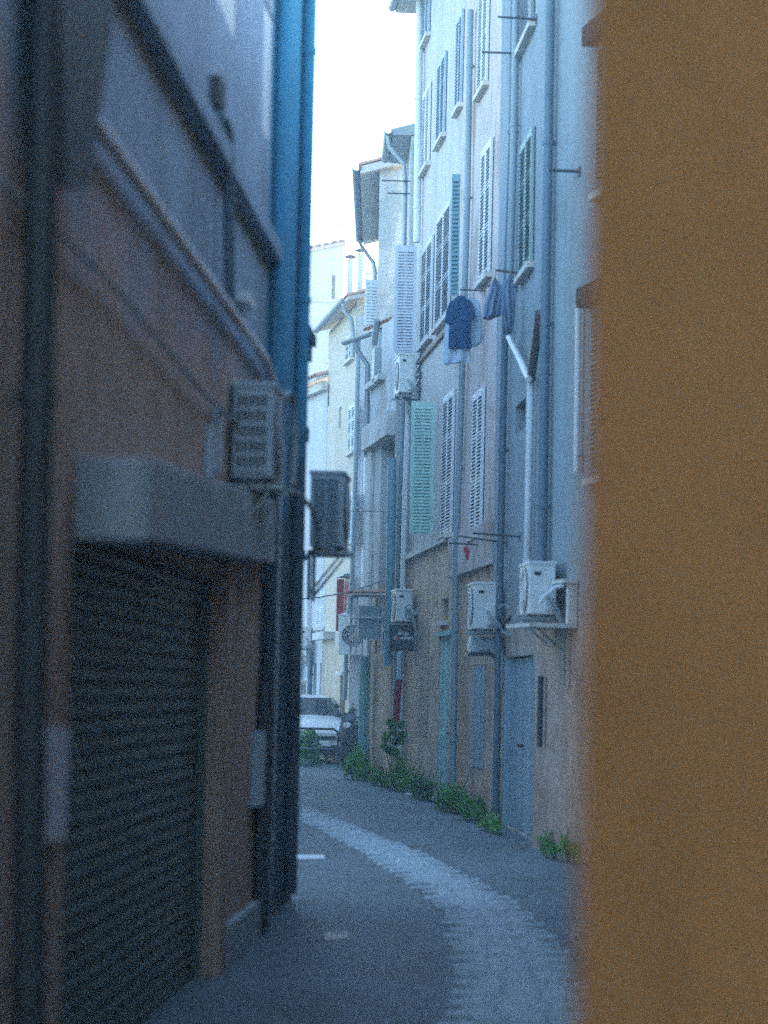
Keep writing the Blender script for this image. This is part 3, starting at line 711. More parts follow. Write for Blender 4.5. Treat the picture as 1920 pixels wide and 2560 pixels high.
H9.part('gable', M['h1'], lambda q: q.prism([F9.pt(0, zc - .4, .001), F9.pt(0, zc + .29, .001), F9.pt(F9.L, zc - .305, .001), F9.pt(F9.L, zc - .4, .001)], F9.N * -5.9))
tiles(H9, rfo, P[0] + V((0, 0, .1)) + F9.d * .0, P[1] - P[0], P[3] - P[0], .24, .45, 12, 2)
p = at_depth(847, 562, 75); c = MB(); c.tube([p - V((0, 0, .9)), p], .05, 8); c.tube([p, p + V((0, 0, .03))], .15, 8); c.build('roof_vent', M['pvc'], H9.root)
H9.finish()
F10 = Facade((.8, 92), (-6, 94)); H10 = House('distant_house', 'faint pale house far behind the chimney flues', F10, F10.loc(920, 672)[1], 6, M['r7'])
glazed_window(H10, 800, 806, 720, 760, M['white_paint'])
H10.part('cornice', M['tile'], lambda mb: F10.box(mb, 0, F10.L, H10.top - .2, H10.top + .06, .002, .2))
H10.finish()

# ---- left side ----------------------------------------------------------------------------------
def lx(D): return -0.805 + .053 * (D - 15.96)
FA = Facade((lx(-4), -4), (lx(15.96), 15.96), side=-1)
FB = Facade((lx(15.98) + .012, 15.98), (lx(18.6) + .012, 18.6), side=-1)
HA = House('garage_house', 'dark mauve-brown house with green roller garage door and pale conduit', FA, 6.7, 6, M['la'], group=None)
# garage
a0, a1 = FA.loc(172, 1720)[0], FA.loc(533, 1720)[0]
zl = 2.2
HA.hole(a0, a1, -.02, zl, .12)
gd = MB(); FA.box(gd, a0 + .08, a1 - .08, zl - .3, zl - .01, -.11, -.105); gdo = gd.build('garage_door', M['shutterdoor'], HA.root)
for q0, q1 in ((a0 + .01, a0 + .07), (a1 - .07, a1 - .01)):
    gd = MB(); FA.box(gd, q0, q1, 0, zl - .01, -.1, -.03); gd.build('guide_rail', M['shutterdoor'], gdo)
sm_ = None; nsl = 30; hs = (zl - .02) / nsl
prof = [(-.095, 0), (-.07, hs * .12), (-.06, hs * .5), (-.07, hs * .88), (-.095, hs)]
for k in range(nsl):
    if sm_ is None:
        mb = MB(); mb.prism([FA.pt(a0 + .075, z + .003, n) for n, z in prof], FA.d * (a1 - a0 - .15)); ob = mb.build('slat', M['shutterdoor'], gdo); sm_ = ob
    else:
        ob = sm_.copy(); col.objects.link(ob); ob.parent = gdo; ob.location = (0, 0, hs * k)
# lintel panel: two facets traced on the facade
def fpoly(F, pts, n): return [F.pt(*F.loc(u, v, n), n) for u, v in pts]
sn = FA.loc(182, 1300)[0]; sf = FA.loc(690, 1300, .1)[0]
zn0, zn1, zf0, zf1 = FA.loc(370, 1352, .29)[1], FA.loc(370, 1140, .29)[1], FA.loc(676, 1404, .1)[1], FA.loc(676, 1240, .1)[1]
sq = FA.loc(370, 1250, .29)[0]
HA.part('lintel', M['concrete'], lambda q: q.hexa([FA.pt(sn, zn0, .002), FA.pt(sf, zf0, .002), FA.pt(sf, zf0, .1), FA.pt(sn, zn0, .29), FA.pt(sn, zn1, .002), FA.pt(sf, zf1, .002), FA.pt(sf, zf1, .1), FA.pt(sn, zn1, .29)]), bevel=.012)
HA.part('jamb', M['la'], lambda q: FA.box(q, a1 + .02, a1 + .32, 0, 2.3, .002, .07))
# mouldings, conduits, cables
zm = FA.loc(690, 690)[1]
HA.part('stringcourse', M['la'], lambda q: FA.box(q, 0, FA.L, zm, zm + .12, .002, .09))
HA.part('upper_moulding', M['la'], lambda q: FA.box(q, 0, FA.L, zm + .12, zm + .18, .002, .05))
zcnd = FA.loc(690, 965)[1]
mb = MB(); mb.tube([FA.pt(FA.loc(140, 300)[0], zcnd + .02, .06), FA.pt(FA.loc(400, 600)[0], zcnd + .01, .06), FA.pt(FA.loc(640, 900)[0], zcnd, .06), FA.pt(FA.loc(672, 955)[0], zcnd - .1, .05)], .032, 8)
mb.build('conduit', M['white_paint'], HA.root)
for dz, r_ in ((-.5, .012),):
    mb = MB(); L = FA.L; pts = [FA.pt(L * k / 16, zcnd + dz - .08 * math.sin(k / 16 * math.pi * 3) ** 2, .05) for k in range(17)]
    mb.tube(pts, r_, 6); mb.build('wall_cable', M['hose'], HA.root)
downpipe(HA, [(548, 290), (562, 300), (571, 340), (572, 560), (574, 752)], .032, M['pipe_blue'], clamps=False, name='vent_pipe')
HA.part('junction_box', M['pvc'], lambda q: FA.box(q, FA.loc(588, 745)[0], FA.loc(606, 745)[0], FA.loc(597, 765)[1], FA.loc(597, 738)[1], .002, .08))
HA.part('vent_grille', M['pipe_dark'], lambda q: FA.box(q, FA.loc(522, 240)[0], FA.loc(538, 240)[0], FA.loc(530, 275)[1], FA.loc(530, 200)[1], .002, .06))
for (u0, u1, vt, vb) in ((535, 598, -420, 55), (657, 694, 30, 370)):
    a0_, a1_, z0_, z1_ = FA.rect(u0, u1, vt, vb); HA.hole(a0_, a1_, z0_, z1_, .12)
    HA.part('shutter', M['pvc'], lambda q: FA.box(q, a0_ + .01, a1_ - .01, z0_ + .01, z1_ - .01, -.05, -.01))
downpipe(HA, [(120, -400), (98, 700), (75, 1800), (70, 2900)], .055, M['pipe_dark'])
downpipe(HA, [(690, 1235), (684, 1500), (674, 1850), (662, 2330)], .04, M['pvc'], name='downpipe', n=.07)
downpipe(HA, [(664, 1700), (655, 2020), (648, 2330)], .05, M['pipe_dark'], n=.05, clamps=False, name='standpipe')
hp = [FA.pt(*FA.loc(u, v, .02), .02) for u, v in ((78, 470), (140, 470), (205, 40), (215, -260), (60, -260), (66, 40))]
HA.part('rain_hopper', M['pipe_dark'], lambda q: q.prism(hp, FA.N * .12))  # guessed dark tapered block, added to deepen the blurred dark mass up here
HA.part('meter_box', M['ac_dark'], lambda q: FA.box(q, FA.loc(624, 1900)[0], FA.loc(655, 1900)[0], FA.loc(640, 2008)[1], FA.loc(640, 1828)[1], .002, .07))
HA.part('notice_board', M['paper'], lambda q: FA.box(q, FA.loc(60, 1950)[0], FA.loc(150, 1950)[0], FA.loc(100, 2110)[1], FA.loc(100, 1822)[1], .002, .03))
HA.part('plinth', M['concrete'], lambda q: FA.box(q, a1 + .34, FA.L, 0, .22, .002, .06))
HA.finish()

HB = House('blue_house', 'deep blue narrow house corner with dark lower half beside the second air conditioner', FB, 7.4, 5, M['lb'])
downpipe(HB, [(778, -120), (764, 500), (748, 1200), (725, 2235)], .05, M['lb'], n=.055)
mb = MB(); mb.tube([FB.pt(.05, 0.02, .05), FB.pt(.05, 7.3, .05)], .045, 10); mb.build('downpipe', M['lb'], HB.root)
zc = FB.loc(770, 880)[1]
HB.part('corner_cornice', M['pipe_dark'], lambda q: (FB.box(q, FB.L - .6, FB.L + .06, zc - .02, zc + .06, .002, .1), FB.box(q, FB.L - .55, FB.L + .04, zc - .14, zc - .021, .002, .07)))
zc2 = FB.loc(770, 1110)[1]
HB.part('corner_band', M['pipe_dark'], lambda q: FB.box(q, FB.L - .5, FB.L + .05, zc2 - .05, zc2 + .06, .002, .06))
mb = MB(); zb = FB.loc(800, 42)[1]
mb.tube([FB.pt(FB.L - .06, zb, 0), FB.pt(FB.L - .06, zb + .005, .2)], .007, 6); mb.tube([FB.pt(FB.L - .06, zb - .06, 0), FB.pt(FB.L - .06, zb, .07)], .006, 6)
mb.tube([FB.pt(FB.L - .06, zb, .17), FB.pt(FB.L - .06, zb - .03, .185), FB.pt(FB.L - .06, zb - .03, .16), FB.pt(FB.L - .06, zb, .15)], .005, 6)
mb.build('iron_bracket', M['iron'], HB.root)
HB.finish()

# orange corner right beside the camera
FO = Facade((0.272, 3.12), (2.02, 18.8)); 
HO = empty('orange_house', (1.6, 8, 0)); tag(HO, 'orange-ochre rendered house corner standing close on the right', 'house')
mb = MB(); ply = [(.256, 3.12), (1.25, 1.75), (4.5, 1.75), (4.5, 21.6), (2.78, 21.6)]
mb.prism([V((x, y_, -.05)) for x, y_ in ply], (0, 0, 6.5)); mb.build('wall', M['orange'], HO)
mb = MB(); mb.prism([V((x, y_, -.02)) for x, y_ in ((.250, 3.10), (1.23, 1.74), (1.26, 1.77), (.285, 3.14))], (0, 0, .25)); mb.build('plinth', M['brownstone'], HO)

# house across the bend on the left, out of the picture behind the blue corner
FC = Facade((-3.9, 23.5), (-4.6, 46), side=-1)
HC = House('ochre_house', 'pale ochre house with blue-grey shutters standing opposite the ivory house', FC, 8.5, 5, M['lc'])
for k in range(4):
    for zf in (1.0, 4.3):
        a0, a1, z0, z1 = 2.5 + k * 5.2, 3.5 + k * 5.2, zf, zf + 1.7; HC.hole(a0, a1, z0, z1)
        HC.part('shutter', M['blueg_paint'], lambda q: FC.box(q, a0 + .02, a1 - .02, z0 + .02, z1 - .02, -.06, -.02))
HC.finish()

# ------------------------------------------------------------------ air conditioners
def ac_unit(name, label, base, A, N, L=.78, Hh=.56, Dp=.28, mat=None, endgrid=False, group='air conditioners on the alley walls', bracket=True, louvre=False, hose=True, gap=.1):
    """base: lower near corner on the wall side; A along the wall away from us, N out from the wall"""
    mat = mat or M['ac']; base = V(base); A = V(A).normalized(); N = V(N).normalized(); U = V((0, 0, 1))
    t = empty(name, base); tag(t, label, 'air conditioner', group)
    P = lambda a, n, z: base + A * a + N * (n + gap) + U * z
    def bx(mb, a0, a1, n0, n1, z0, z1):
        mb.hexa([P(a0, n0, z0), P(a1, n0, z0), P(a1, n1, z0), P(a0, n1, z0), P(a0, n0, z1), P(a1, n0, z1), P(a1, n1, z1), P(a0, n1, z1)])
    mb = MB(); bx(mb, 0, L, 0, Dp, .02, Hh); mb.build('casing', mat, t, bevel=.015)
    mb = MB(); bx(mb, -.012, L + .012, -.01, Dp + .012, Hh - .02, Hh + .012); mb.build('lid', mat, t, bevel=.006)
    # fan side
    c = P(L * .4, Dp + .004, Hh * .5); r0 = min(.23, Hh * .42)
    mb = MB(); ring = [c + A * math.cos(q * math.pi / 14) * r0 + U * math.sin(q * math.pi / 14) * r0 for q in range(28)]; mb.prism(ring, N * .004); fan = mb.build('fan_opening', M['coil'], t)
    mb = MB()
    for k in range(1, 6):
        rr = r0 * k / 5; mb.tube([c + N * .015 + A * math.cos(q * math.pi / 12) * rr + U * math.sin(q * math.pi / 12) * rr for q in range(25)], .005, 5, False)
    for k in range(8):
        q = k * math.pi / 4; mb.tube([c + N * .015, c + N * .015 + A * math.cos(q) * r0 + U * math.sin(q) * r0], .005, 5)
    mb.build('fan_guard', mat, t)
    if endgrid:
        mb = MB(); bx(mb, -.006, -.001, .025, Dp * .86, .07, Hh - .06); cl = mb.build('coil', M['coil'], t)
        mb = MB(); nv, nh = (6, 6) if not louvre else (3, 19)
        for k in range(nv):
            n_ = .025 + (Dp * .86 - .025) * k / (nv - 1); bx(mb, -.02, -.007, n_ - .006, n_ + .006, .065, Hh - .055)
        for k in range(nh):
            z_ = .07 + (Hh - .13) * k / (nh - 1); bx(mb, -.022, -.009, .02, Dp * .86 + .005, z_ - (.01 if not louvre else .006), z_ + (.01 if not louvre else .006))
        mb.build('coil_guard', mat, t)
    else:
        mb = MB(); bx(mb, -.004, -.001, Dp * .55, Dp * .8, Hh - .13, Hh - .09); mb.build('handle_recess', M['coil'], t)
        mb = MB(); bx(mb, -.05, -.002, .0, Dp * .42, .06, Hh * .55); mb.build('valve_cover', mat, t, bevel=.012)
    if bracket:
        for a in (.1, L - .14):
            mb = MB(); bx(mb, a, a + .035, -gap, Dp + .06, -.035, 0); bx(mb, a, a + .035, -gap + .002, -gap + .03, -.4, -.036)
            mb.hexa([P(a + .01, -gap + .03, -.36), P(a + .025, -gap + .03, -.36), P(a + .025, -gap + .03, -.32), P(a + .01, -gap + .03, -.32),
                     P(a + .01, Dp - .03, -.06), P(a + .025, Dp - .03, -.06), P(a + .025, Dp - .03, -.036), P(a + .01, Dp - .03, -.036)])
            mb.build('bracket', M['zinc'], t)
            for n_ in (.03, Dp - .05):
                mb = MB(); bx(mb, a - .005, a + .04, n_, n_ + .04, 0, .022); mb.build('rubber_foot', M['tyre'], t)
    if hose and not endgrid:
        for k, dn in enumerate((.02, .06)):
            mb = MB(); mb.tube([P(-.03, Dp * .2 + dn, .18 + .06 * k), P(-.12, Dp * .15 + dn, .17), P(-.16, dn - .03, .06), P(-.14, -gap * .6, -.12), P(-.12, -gap * .6, -.5 - .2 * k)], .017, 7)
            mb.build('hose', M['hose'], t)
    return t
def ac_on(F, u_wall, v_bot, **k):
    a, z = F.loc(u_wall, v_bot); p = F.pt(a, z, 0)
    return ac_unit(k.pop('name', 'air_conditioner'), k.pop('label'), p, F.d, F.N, **k)
ac_on(FA, 568, 1203, label='air conditioner with open square coil guard above the garage lintel', endgrid=True, Hh=.57, Dp=.24, mat=M['ac_dark'], gap=.02)
ac_on(FB, 766, 1372, label='dark louvred air conditioner jutting from the blue house corner', endgrid=True, louvre=True, Hh=.62, Dp=.27, L=.7, mat=M['ac_dark'], gap=.02)
ac_unit('air_conditioner', 'air conditioner on wooden bracket beneath the thick blue downpipe', F1.pt(*F1.loc(1418, 1542)), F2.d, F2.N, Hh=.54, Dp=.27, gap=.12)
ac_on(F2, 1262, 1578, label='air conditioner above a smaller grey box on the slate house', Hh=.58, Dp=.28)
ac_on(F4, 1050, 985, label='air conditioner high up beneath the big pale lilac shutter', Hh=.66, Dp=.25)
ac_on(F4, 1043, 1558, label='air conditioner directly above the black hanging sign', Hh=.54, Dp=.27, gap=.08)
ac_on(F6s, 905, 1640, label='white air conditioner at the end of the yellow house below the red shutter', Hh=.85, Dp=.5, L=.5, bracket=False)
ac_on(F7, 787, 1622, label='small air conditioner on the white house over the parked car', Hh=.5, Dp=.28)

# grey cage unit with tiled canopy
p = F5b.pt(F5b.loc(950, 1606)[0], F5b.loc(950, 1606)[1], .05)
t = empty('caged_condenser', p); tag(t, 'grimy green-grey condenser cage under a little tiled canopy beside the teal duct', 'condenser')
A, N, U = F5b.d, F5b.N, V((0, 0, 1))
def bxl(mb, a0, a1, n0, n1, z0, z1): mb.hexa([p + A * a + N * n + U * z for a, n, z in ((a0, n0, z0), (a1, n0, z0), (a1, n1, z0), (a0, n1, z0), (a0, n0, z1), (a1, n0, z1), (a1, n1, z1), (a0, n1, z1))])
mb = MB(); bxl(mb, -.5, .1, .02, .4, .05, .62); mb.build('condenser_body', M['slate_paint'], t, bevel=.01)
mb = MB()
for a, n in ((-.54, 0), (-.54, .45), (.14, 0), (.14, .45)): bxl(mb, a - .02, a + .02, n - .02, n + .02, -.2, .78)
for z in (0.02, .4, .76): bxl(mb, -.56, .16, .43, .47, z, z + .03); bxl(mb, -.575, -.545, -.02, .47, z + .002, z + .028)
mb.build('cage_frame', M['palecon'], t)
mb = MB(); bxl(mb, -.65, .25, -.03, .52, .8, .84); cn = mb.build('canopy', M['soffit'], t)
for i in range(6):
    o = bpy.data.objects.new('roof_tile', TM); col.objects.link(o); o.parent = cn
    rot = Matrix((A * .15, (-N), U * .15)).transposed().to_4x4(); rot = Matrix((A * .15, -N * .52, U * .15)).transposed().to_4x4()
    rot.translation = A * (-.6 + .15 * i) + N * .54 + U * .845; o.matrix_local = rot

# second small box beneath the slate-house unit, wooden frame on the grey house
a, z = F2.loc(1255, 1640)
t = empty('wall_box', F2.pt(a, z, .05)); tag(t, 'small grey utility box tucked under an air conditioner', 'box')
mb = MB(); F2.box(mb, a, a + .45, z + .04, z + .24, .05, .38); mb.build('box_body', M['ac_dark'], t, bevel=.01)
mb = MB(); F2.box(mb, a - .05, a + .5, z, z + .035, .03, .42); mb.build('shelf', M['iron'], t)
mb = MB(); F2.box(mb, a - .012, a - .002, z + .06, z + .2, .1, .3); mb.build('box_cover', M['ac_dark'], t)
a, z = F1.loc(1440, 1560)
t = empty('wooden_frame', F1.pt(a, z, .1)); tag(t, 'weathered pale wooden cover frame behind the air conditioner on the grey house', 'frame')
mb = MB(); F1.box(mb, a - .05, a + .02, z, z + .4, .01, .1); mb.build('upright', M['sill'], t)
mb = MB(); F1.box(mb, a - .05, a + .75, z - .04, z - .002, .01, .5); mb.build('base_board', M['sill'], t)
mb = MB(); F1.box(mb, a - .08, a + .3, z + .402, z + .44, .01, .16); mb.build('top_board', M['sill'], t)
mb = MB(); mb.tube([F1.pt(a + .02, z + .38, .12), F1.pt(a + .05, z + .36, .2), F1.pt(a + .1, z + .27, .3), F1.pt(a + .12, z + .2, .34)], .02, 8); mb.build('pipe_elbow', M['pvc'], t)

# ------------------------------------------------------------------ sign
def text_mesh(txt, size):
    cu = bpy.data.curves.new('txt', 'FONT'); cu.body = txt; cu.size = size; cu.extrude = .002; cu.align_x = 'CENTER'; cu.resolution_u = 3; cu.offset = size * .018
    o = bpy.data.objects.new('txt', cu); col.objects.link(o); dg = bpy.context.evaluated_depsgraph_get(); dg.update()
    me = bpy.data.meshes.new_from_object(o.evaluated_get(dg)); bpy.data.objects.remove(o); return me
D_S = 39.4; p0 = at_depth(974, 1628, D_S); p1 = at_depth(1040, 1626, D_S); p2 = at_depth(974, 1562, D_S)
wS = (p1 - p0).length; hS = (p2 - p0).length; cS = (p1 + p2) / 2
t = empty('hanging_sign', (cS.x, cS.y, p0.z)); tag(t, 'black hanging shop sign with white lettering and a red round letter', 'sign')
mb = MB(); mb.box(cS, (wS, .035, hS)); sgn = mb.build('board', M['sign_black'], t, bevel=.004)
def letters(txt, x, z, size, mat, name='lettering'):
    me = text_mesh(txt, size); me.materials.clear(); me.materials.append(mat)
    o = bpy.data.objects.new(name, me); col.objects.link(o); o.parent = sgn
    o.matrix_local = Matrix.Translation(V((cS.x + x, cS.y - .022, cS.z + z)) - ORIG[t]) @ Matrix.Rotation(R(90), 4, 'X')
    return o
S = hS
letters('drôle', .01 * S, .10 * S, .19 * S, M['sign_white'])
letters("d'", -.30 * S, -.07 * S, .19 * S, M['sign_white'])
letters('ndroit', .14 * S, -.07 * S, .19 * S, M['sign_white'])
mb = MB(); cc = V((cS.x - .175 * S, cS.y - .0185, cS.z - .03 * S)); mb.prism([cc + V((math.cos(k * .3927) * .075 * S, 0, math.sin(k * .3927) * .075 * S)) for k in range(16)], (0, -.003, 0)); mb.build('red_dot', M['sign_red'], sgn)
letters('e', -.175 * S, -.075 * S, .15 * S, M['sign_black'])
mb = MB(); zt = cS.z + hS / 2
mb.tube([V((cS.x - wS * .5, D_S, zt + .03)), V((cS.x + wS * .5 + .12, D_S + .1, zt + .03))], .012, 8)
for k in (-.4, .4): mb.tube([V((cS.x + wS * k, D_S, zt - .01)), V((cS.x + wS * k, D_S, zt + .03))], .006, 6)
mb.build('hanger', M['iron'], t)

# ------------------------------------------------------------------ clothes poles and laundry
def pole(F, u_w, v_w, u_e, v_e, r, label, mat=None):
    """rod standing off the wall: wall end and free end in the picture, square to the wall"""
    a, z = F.loc(u_w, v_w); p = F.pt(a, z, 0); q = at_depth(u_e, v_e, p.y - .02)
    t = empty('drying_rod', p); tag(t, label, 'drying rod', 'drying rods on the house fronts')
    mb = MB(); mb.tube([p, q], r, 8); mb.build('rod', mat or M['iron'], t)
    mb = MB(); mb.box(p + F.N * .006, (.07, .012, .1), (F.d, F.N, V((0, 0, 1)))); mb.build('wall_plate', M['iron'], t)
    return p, q
pole(F2, 1300, 134, 1204, 130, .013, 'lower iron rod under the top window of the slate house')
pole(F2, 1342, 48, 1244, 42, .013, 'upper iron rod across the top window of the slate house')
pole(F1, 1449, 429, 1371, 425, .017, 'thick dark rod beside the blue downpipe on the grey house')
L2 = pole(F2, 1312, 685, 1238, 675, .013, 'iron rod carrying the slate-blue laundry')
L2b = pole(F2, 1294, 718, 1206, 714, .011, 'thin second rod behind the slate-blue laundry')
L1 = pole(F3, 1212, 727, 1150, 724, .012, 'iron rod carrying the navy shirt')
pole(F2, 1300, 1342, 1181, 1333, .012, 'upper of three iron rods over the brown lower wall')
pole(F2, 1266, 1357, 1146, 1340, .011, 'slanting middle rod of three over the brown lower wall')
pole(F3, 1206, 1362, 1122, 1358, .011, 'short rod with a red cloth hanging from it')

def cloth(name, label, cat, outline, Y, mat, thick=.02, fold=.03, freq=30, seed=0, group='laundry drying over the alley', extra=None):
    """garment traced in the picture, placed at depth Y, with folds and thickness"""
    rnd = random.Random(seed); us = [q[0] for q in outline]; vs_ = [q[1] for q in outline]
    u0, u1, v0, v1 = min(us), max(us), min(vs_), max(vs_); nx, ny = 26, 34
    def spans(v):
        xs = []
        n = len(outline)
        for i in range(n):
            (xa, ya), (xb, yb) = outline[i], outline[(i + 1) % n]
            if (ya <= v) != (yb <= v): xs.append(xa + (xb - xa) * (v - ya) / (yb - ya))
        return (min(xs), max(xs)) if xs else None
    rows = []
    for j in range(ny + 1):
        v = v0 + .5 + (v1 - v0 - 1) * j / ny; s_ = spans(v)
        if s_ is None: continue
        rows.append([(s_[0] + (s_[1] - s_[0]) * i / nx, v) for i in range(nx + 1)])
    k = Y / FPX; ph = rnd.random() * 6
    F_, Bk = [], []
    for j, r_ in enumerate(rows):
        tj = j / (len(rows) - 1)
        for i, (u, v) in enumerate(r_):
            p = at_depth(u, v, Y); ti = i / nx
            d = fold * (.35 + tj) * (math.sin(ti * freq * .45 + ph + tj * 1.3) * .6 + math.sin(ti * freq * .2 + ph * 2 - tj * 2.2) * .5)
            e = thick * (math.sin(math.pi * min(1, max(0, ti))) ** .5)
            F_.append(p + V((0, d - e, 0))); Bk.append(p + V((0, d + e + .003, 0)))
    n = nx + 1; R_ = len(rows); mb = MB(); fs = []
    for j in range(R_ - 1):
        for i in range(nx): fs.append((j * n + i, (j + 1) * n + i, (j + 1) * n + i + 1, j * n + i + 1))
    b0 = R_ * n
    fs += [tuple(b0 + q for q in f[::-1]) for f in fs]
    for j in range(R_ - 1):
        fs.append((j * n, b0 + j * n, b0 + (j + 1) * n, (j + 1) * n)); fs.append((j * n + nx, (j + 1) * n + nx, b0 + (j + 1) * n + nx, b0 + j * n + nx))
    for i in range(nx):
        fs.append((i, i + 1, b0 + i + 1, b0 + i)); q = (R_ - 1) * n; fs.append((q + i, b0 + q + i, b0 + q + i + 1, q + i + 1))
    mb.add(F_ + Bk, fs, True)
    pm = at_depth((u0 + u1) / 2, v1, Y)
    t = empty(name, pm); tag(t, label, cat, group); mb.build('fabric', mat, t)
    mb = MB(); top = at_depth((u0 + u1) / 2, v0, Y)
    return t, top
YS = L1[0].y - .12
shirt = [(1144, 739), (1160, 739), (1166, 745), (1178, 751), (1184, 766), (1190, 790), (1188, 797), (1179, 799), (1178, 830), (1179, 872), (1121, 872), (1122, 830), (1125, 803), (1115, 809), (1110, 806), (1118, 770), (1125, 754), (1138, 746)]
t, top = cloth('short_sleeved_shirt', 'navy blue short-sleeved shirt hanging on a hanger', 'shirt', shirt, YS, M['cloth_navy'], seed=1, fold=.018)
mb = MB(); c = at_depth(1152, 744, YS); r_ = .022
mb.tube([c, c + V((0, 0, .05)), c + V((.012, 0, .075)), c + V((.01, 0, .1)), c + V((-.012, 0, .1))], .005, 6); mb.build('hanger_hook', M['wood'], t)
t, top = cloth('pale_shirt', 'pale blue shirt hanging behind the navy shirt', 'shirt', [(1166, 742), (1188, 745), (1200, 758), (1204, 790), (1207, 850), (1198, 862), (1186, 868), (1170, 866), (1168, 800)], YS + .16, M['cloth_pale'], seed=2)
mb = MB(); c = at_depth(1184, 744, YS + .16); mb.tube([c, c + V((0, 0, .06))], .006, 6); mb.build('clothes_peg', M['wood'], t)
t, top = cloth('grey_cloth', 'greyish pale towel whose hem shows below the navy shirt', 'towel', [(1114, 800), (1160, 800), (1178, 808), (1176, 904), (1160, 907), (1150, 905), (1137, 909), (1130, 904), (1118, 914), (1108, 908), (1110, 850)], YS + .07, M['cloth_pale'], seed=3)
mb = MB(); c = at_depth(1150, 800, YS + .07); mb.tube([c, at_depth(1152, 726, YS + .07)], .005, 6); mb.build('string', M['cloth_pale'], t)
YL = L2[0].y - .1
t, top = cloth('slate_dress', 'slate-blue crumpled garment hanging from two corners of the rod', 'garment', [(1237, 694), (1243, 700), (1252, 712), (1262, 722), (1260, 760), (1257, 789), (1240, 793), (1226, 800), (1216, 797), (1206, 796), (1211, 760), (1223, 724), (1231, 702)], YL, M['cloth_slate'], seed=4, fold=.05, freq=46)
mb = MB()
for uu, vv in ((1276, 684), (1239, 696)): mb.tube([at_depth(uu, vv, YL), at_depth(uu, 679, YL)], .006, 6)
mb.build('clothes_peg', M['wood'], t)
t2, top = cloth('half_dress', 'x', 'garment', [(1274, 684), (1278, 684), (1284, 720), (1288, 760), (1285, 795), (1281, 815), (1275, 834), (1267, 830), (1260, 800), (1252, 765), (1250, 728), (1258, 705), (1268, 697)], YL - .03, M['cloth_slate'], seed=14, fold=.05, freq=40)
for ch in list(t2.children):
    ch.parent = t; ch.location = ORIG[t2] - ORIG[t]
bpy.data.objects.remove(t2)
t, top = cloth('blue_towel', 'dull blue towel hanging narrow behind the slate-blue garment', 'towel', [(1262, 770), (1286, 770), (1284, 812), (1279, 836), (1266, 838), (1256, 836), (1260, 800)], YL + .14, M['cloth_slate'], seed=5, fold=.03)
mb = MB(); c = at_depth(1270, 770, YL + .14); mb.tube([c, at_depth(1272, 716, YL + .14)], .005, 6); mb.build('string', M['cloth_pale'], t)
t, top = cloth('red_rag', 'small bright red cloth hanging from a thin rod', 'cloth', [(1160, 1367), (1172, 1367), (1174, 1380), (1171, 1400), (1166, 1401), (1163, 1384), (1158, 1376)], F3.pt(F3.loc(1206, 1362)[0], 3, 0).y - .03, M['cloth_red'], seed=6, fold=.012, thick=.012)
mb = MB(); c = at_depth(1166, 1368, F3.pt(F3.loc(1206, 1362)[0], 3, 0).y - .03); mb.tube([c, c + V((0, 0, .03))], .006, 6); mb.build('clothes_peg', M['wood'], t)

# ------------------------------------------------------------------ cables across the street
def cable(pts, r, label):
    P = [at_depth(*q) for q in pts]; W = []
    for a, b in zip(P, P[1:]):
        for k in range(10): W.append(a.lerp(b, k / 10))
    W.append(P[-1]); L = len(W)
    W = [p - V((0, 0, .0)) for p in W]
    mb = MB(); mb.tube(W, r, 6); o = mb.build('overhead_cable', M['iron'], origin=W[0]); tag(o, label, 'cable', 'cables strung across the alley')
cable([(735, 1499, 46), (800, 1493, 44.8), (870, 1480, 43.6), (930, 1461, 42.6), (1005, 1434, 41.0)], .012, 'dark sagging cable strung above the parked car')
cable([(858, 1277, 43.5), (960, 1278, 42.0), (1100, 1262, 37.0), (1260, 1240, 30.0), (1400, 1212, 26.5), (1500, 1188, 23.0)], .009, 'thin wire rising towards the orange wall')
cable([(1052, 892, 39.7), (1130, 955, 36.0), (1230, 1025, 31.0), (1350, 1100, 27.0), (1480, 1150, 23.0)], .008, 'fine wire falling diagonally across the house fronts')

# ------------------------------------------------------------------ plants
def leaf_cluster(mb, c, rx, ry, rz, n, size, rnd, droop=.3):
    for k in range(n):
        while True:
            q = V((rnd.uniform(-1, 1), rnd.uniform(-1, 1), rnd.uniform(-1, 1)))
            if .25 < q.length < 1: break
        lump = .75 + .35 * math.sin(q.x * 5 + c[0] * 9) * math.sin(q.z * 4 + c[1] * 7)
        p = V(c) + V((q.x * rx, q.y * ry, q.z * rz)) * lump
        if p.z < .01: p.z = rnd.uniform(.01, .06)
        s_ = size * rnd.uniform(.5, 1.3); d = V((q.x + rnd.uniform(-.7, .7), q.y + rnd.uniform(-.7, .7), rnd.uniform(-droop, .9))).normalized()
        sd_ = d.cross(V((rnd.uniform(-1, 1), rnd.uniform(-1, 1), rnd.uniform(-1, 1)))).normalized()
        nn_ = d.cross(sd_)
        mb.add([p - d * s_ * .5, p + sd_ * s_ * .3 + nn_ * s_ * .08, p + d * s_ * .5, p - sd_ * s_ * .3 + nn_ * s_ * .08], [(0, 1, 2, 3)])
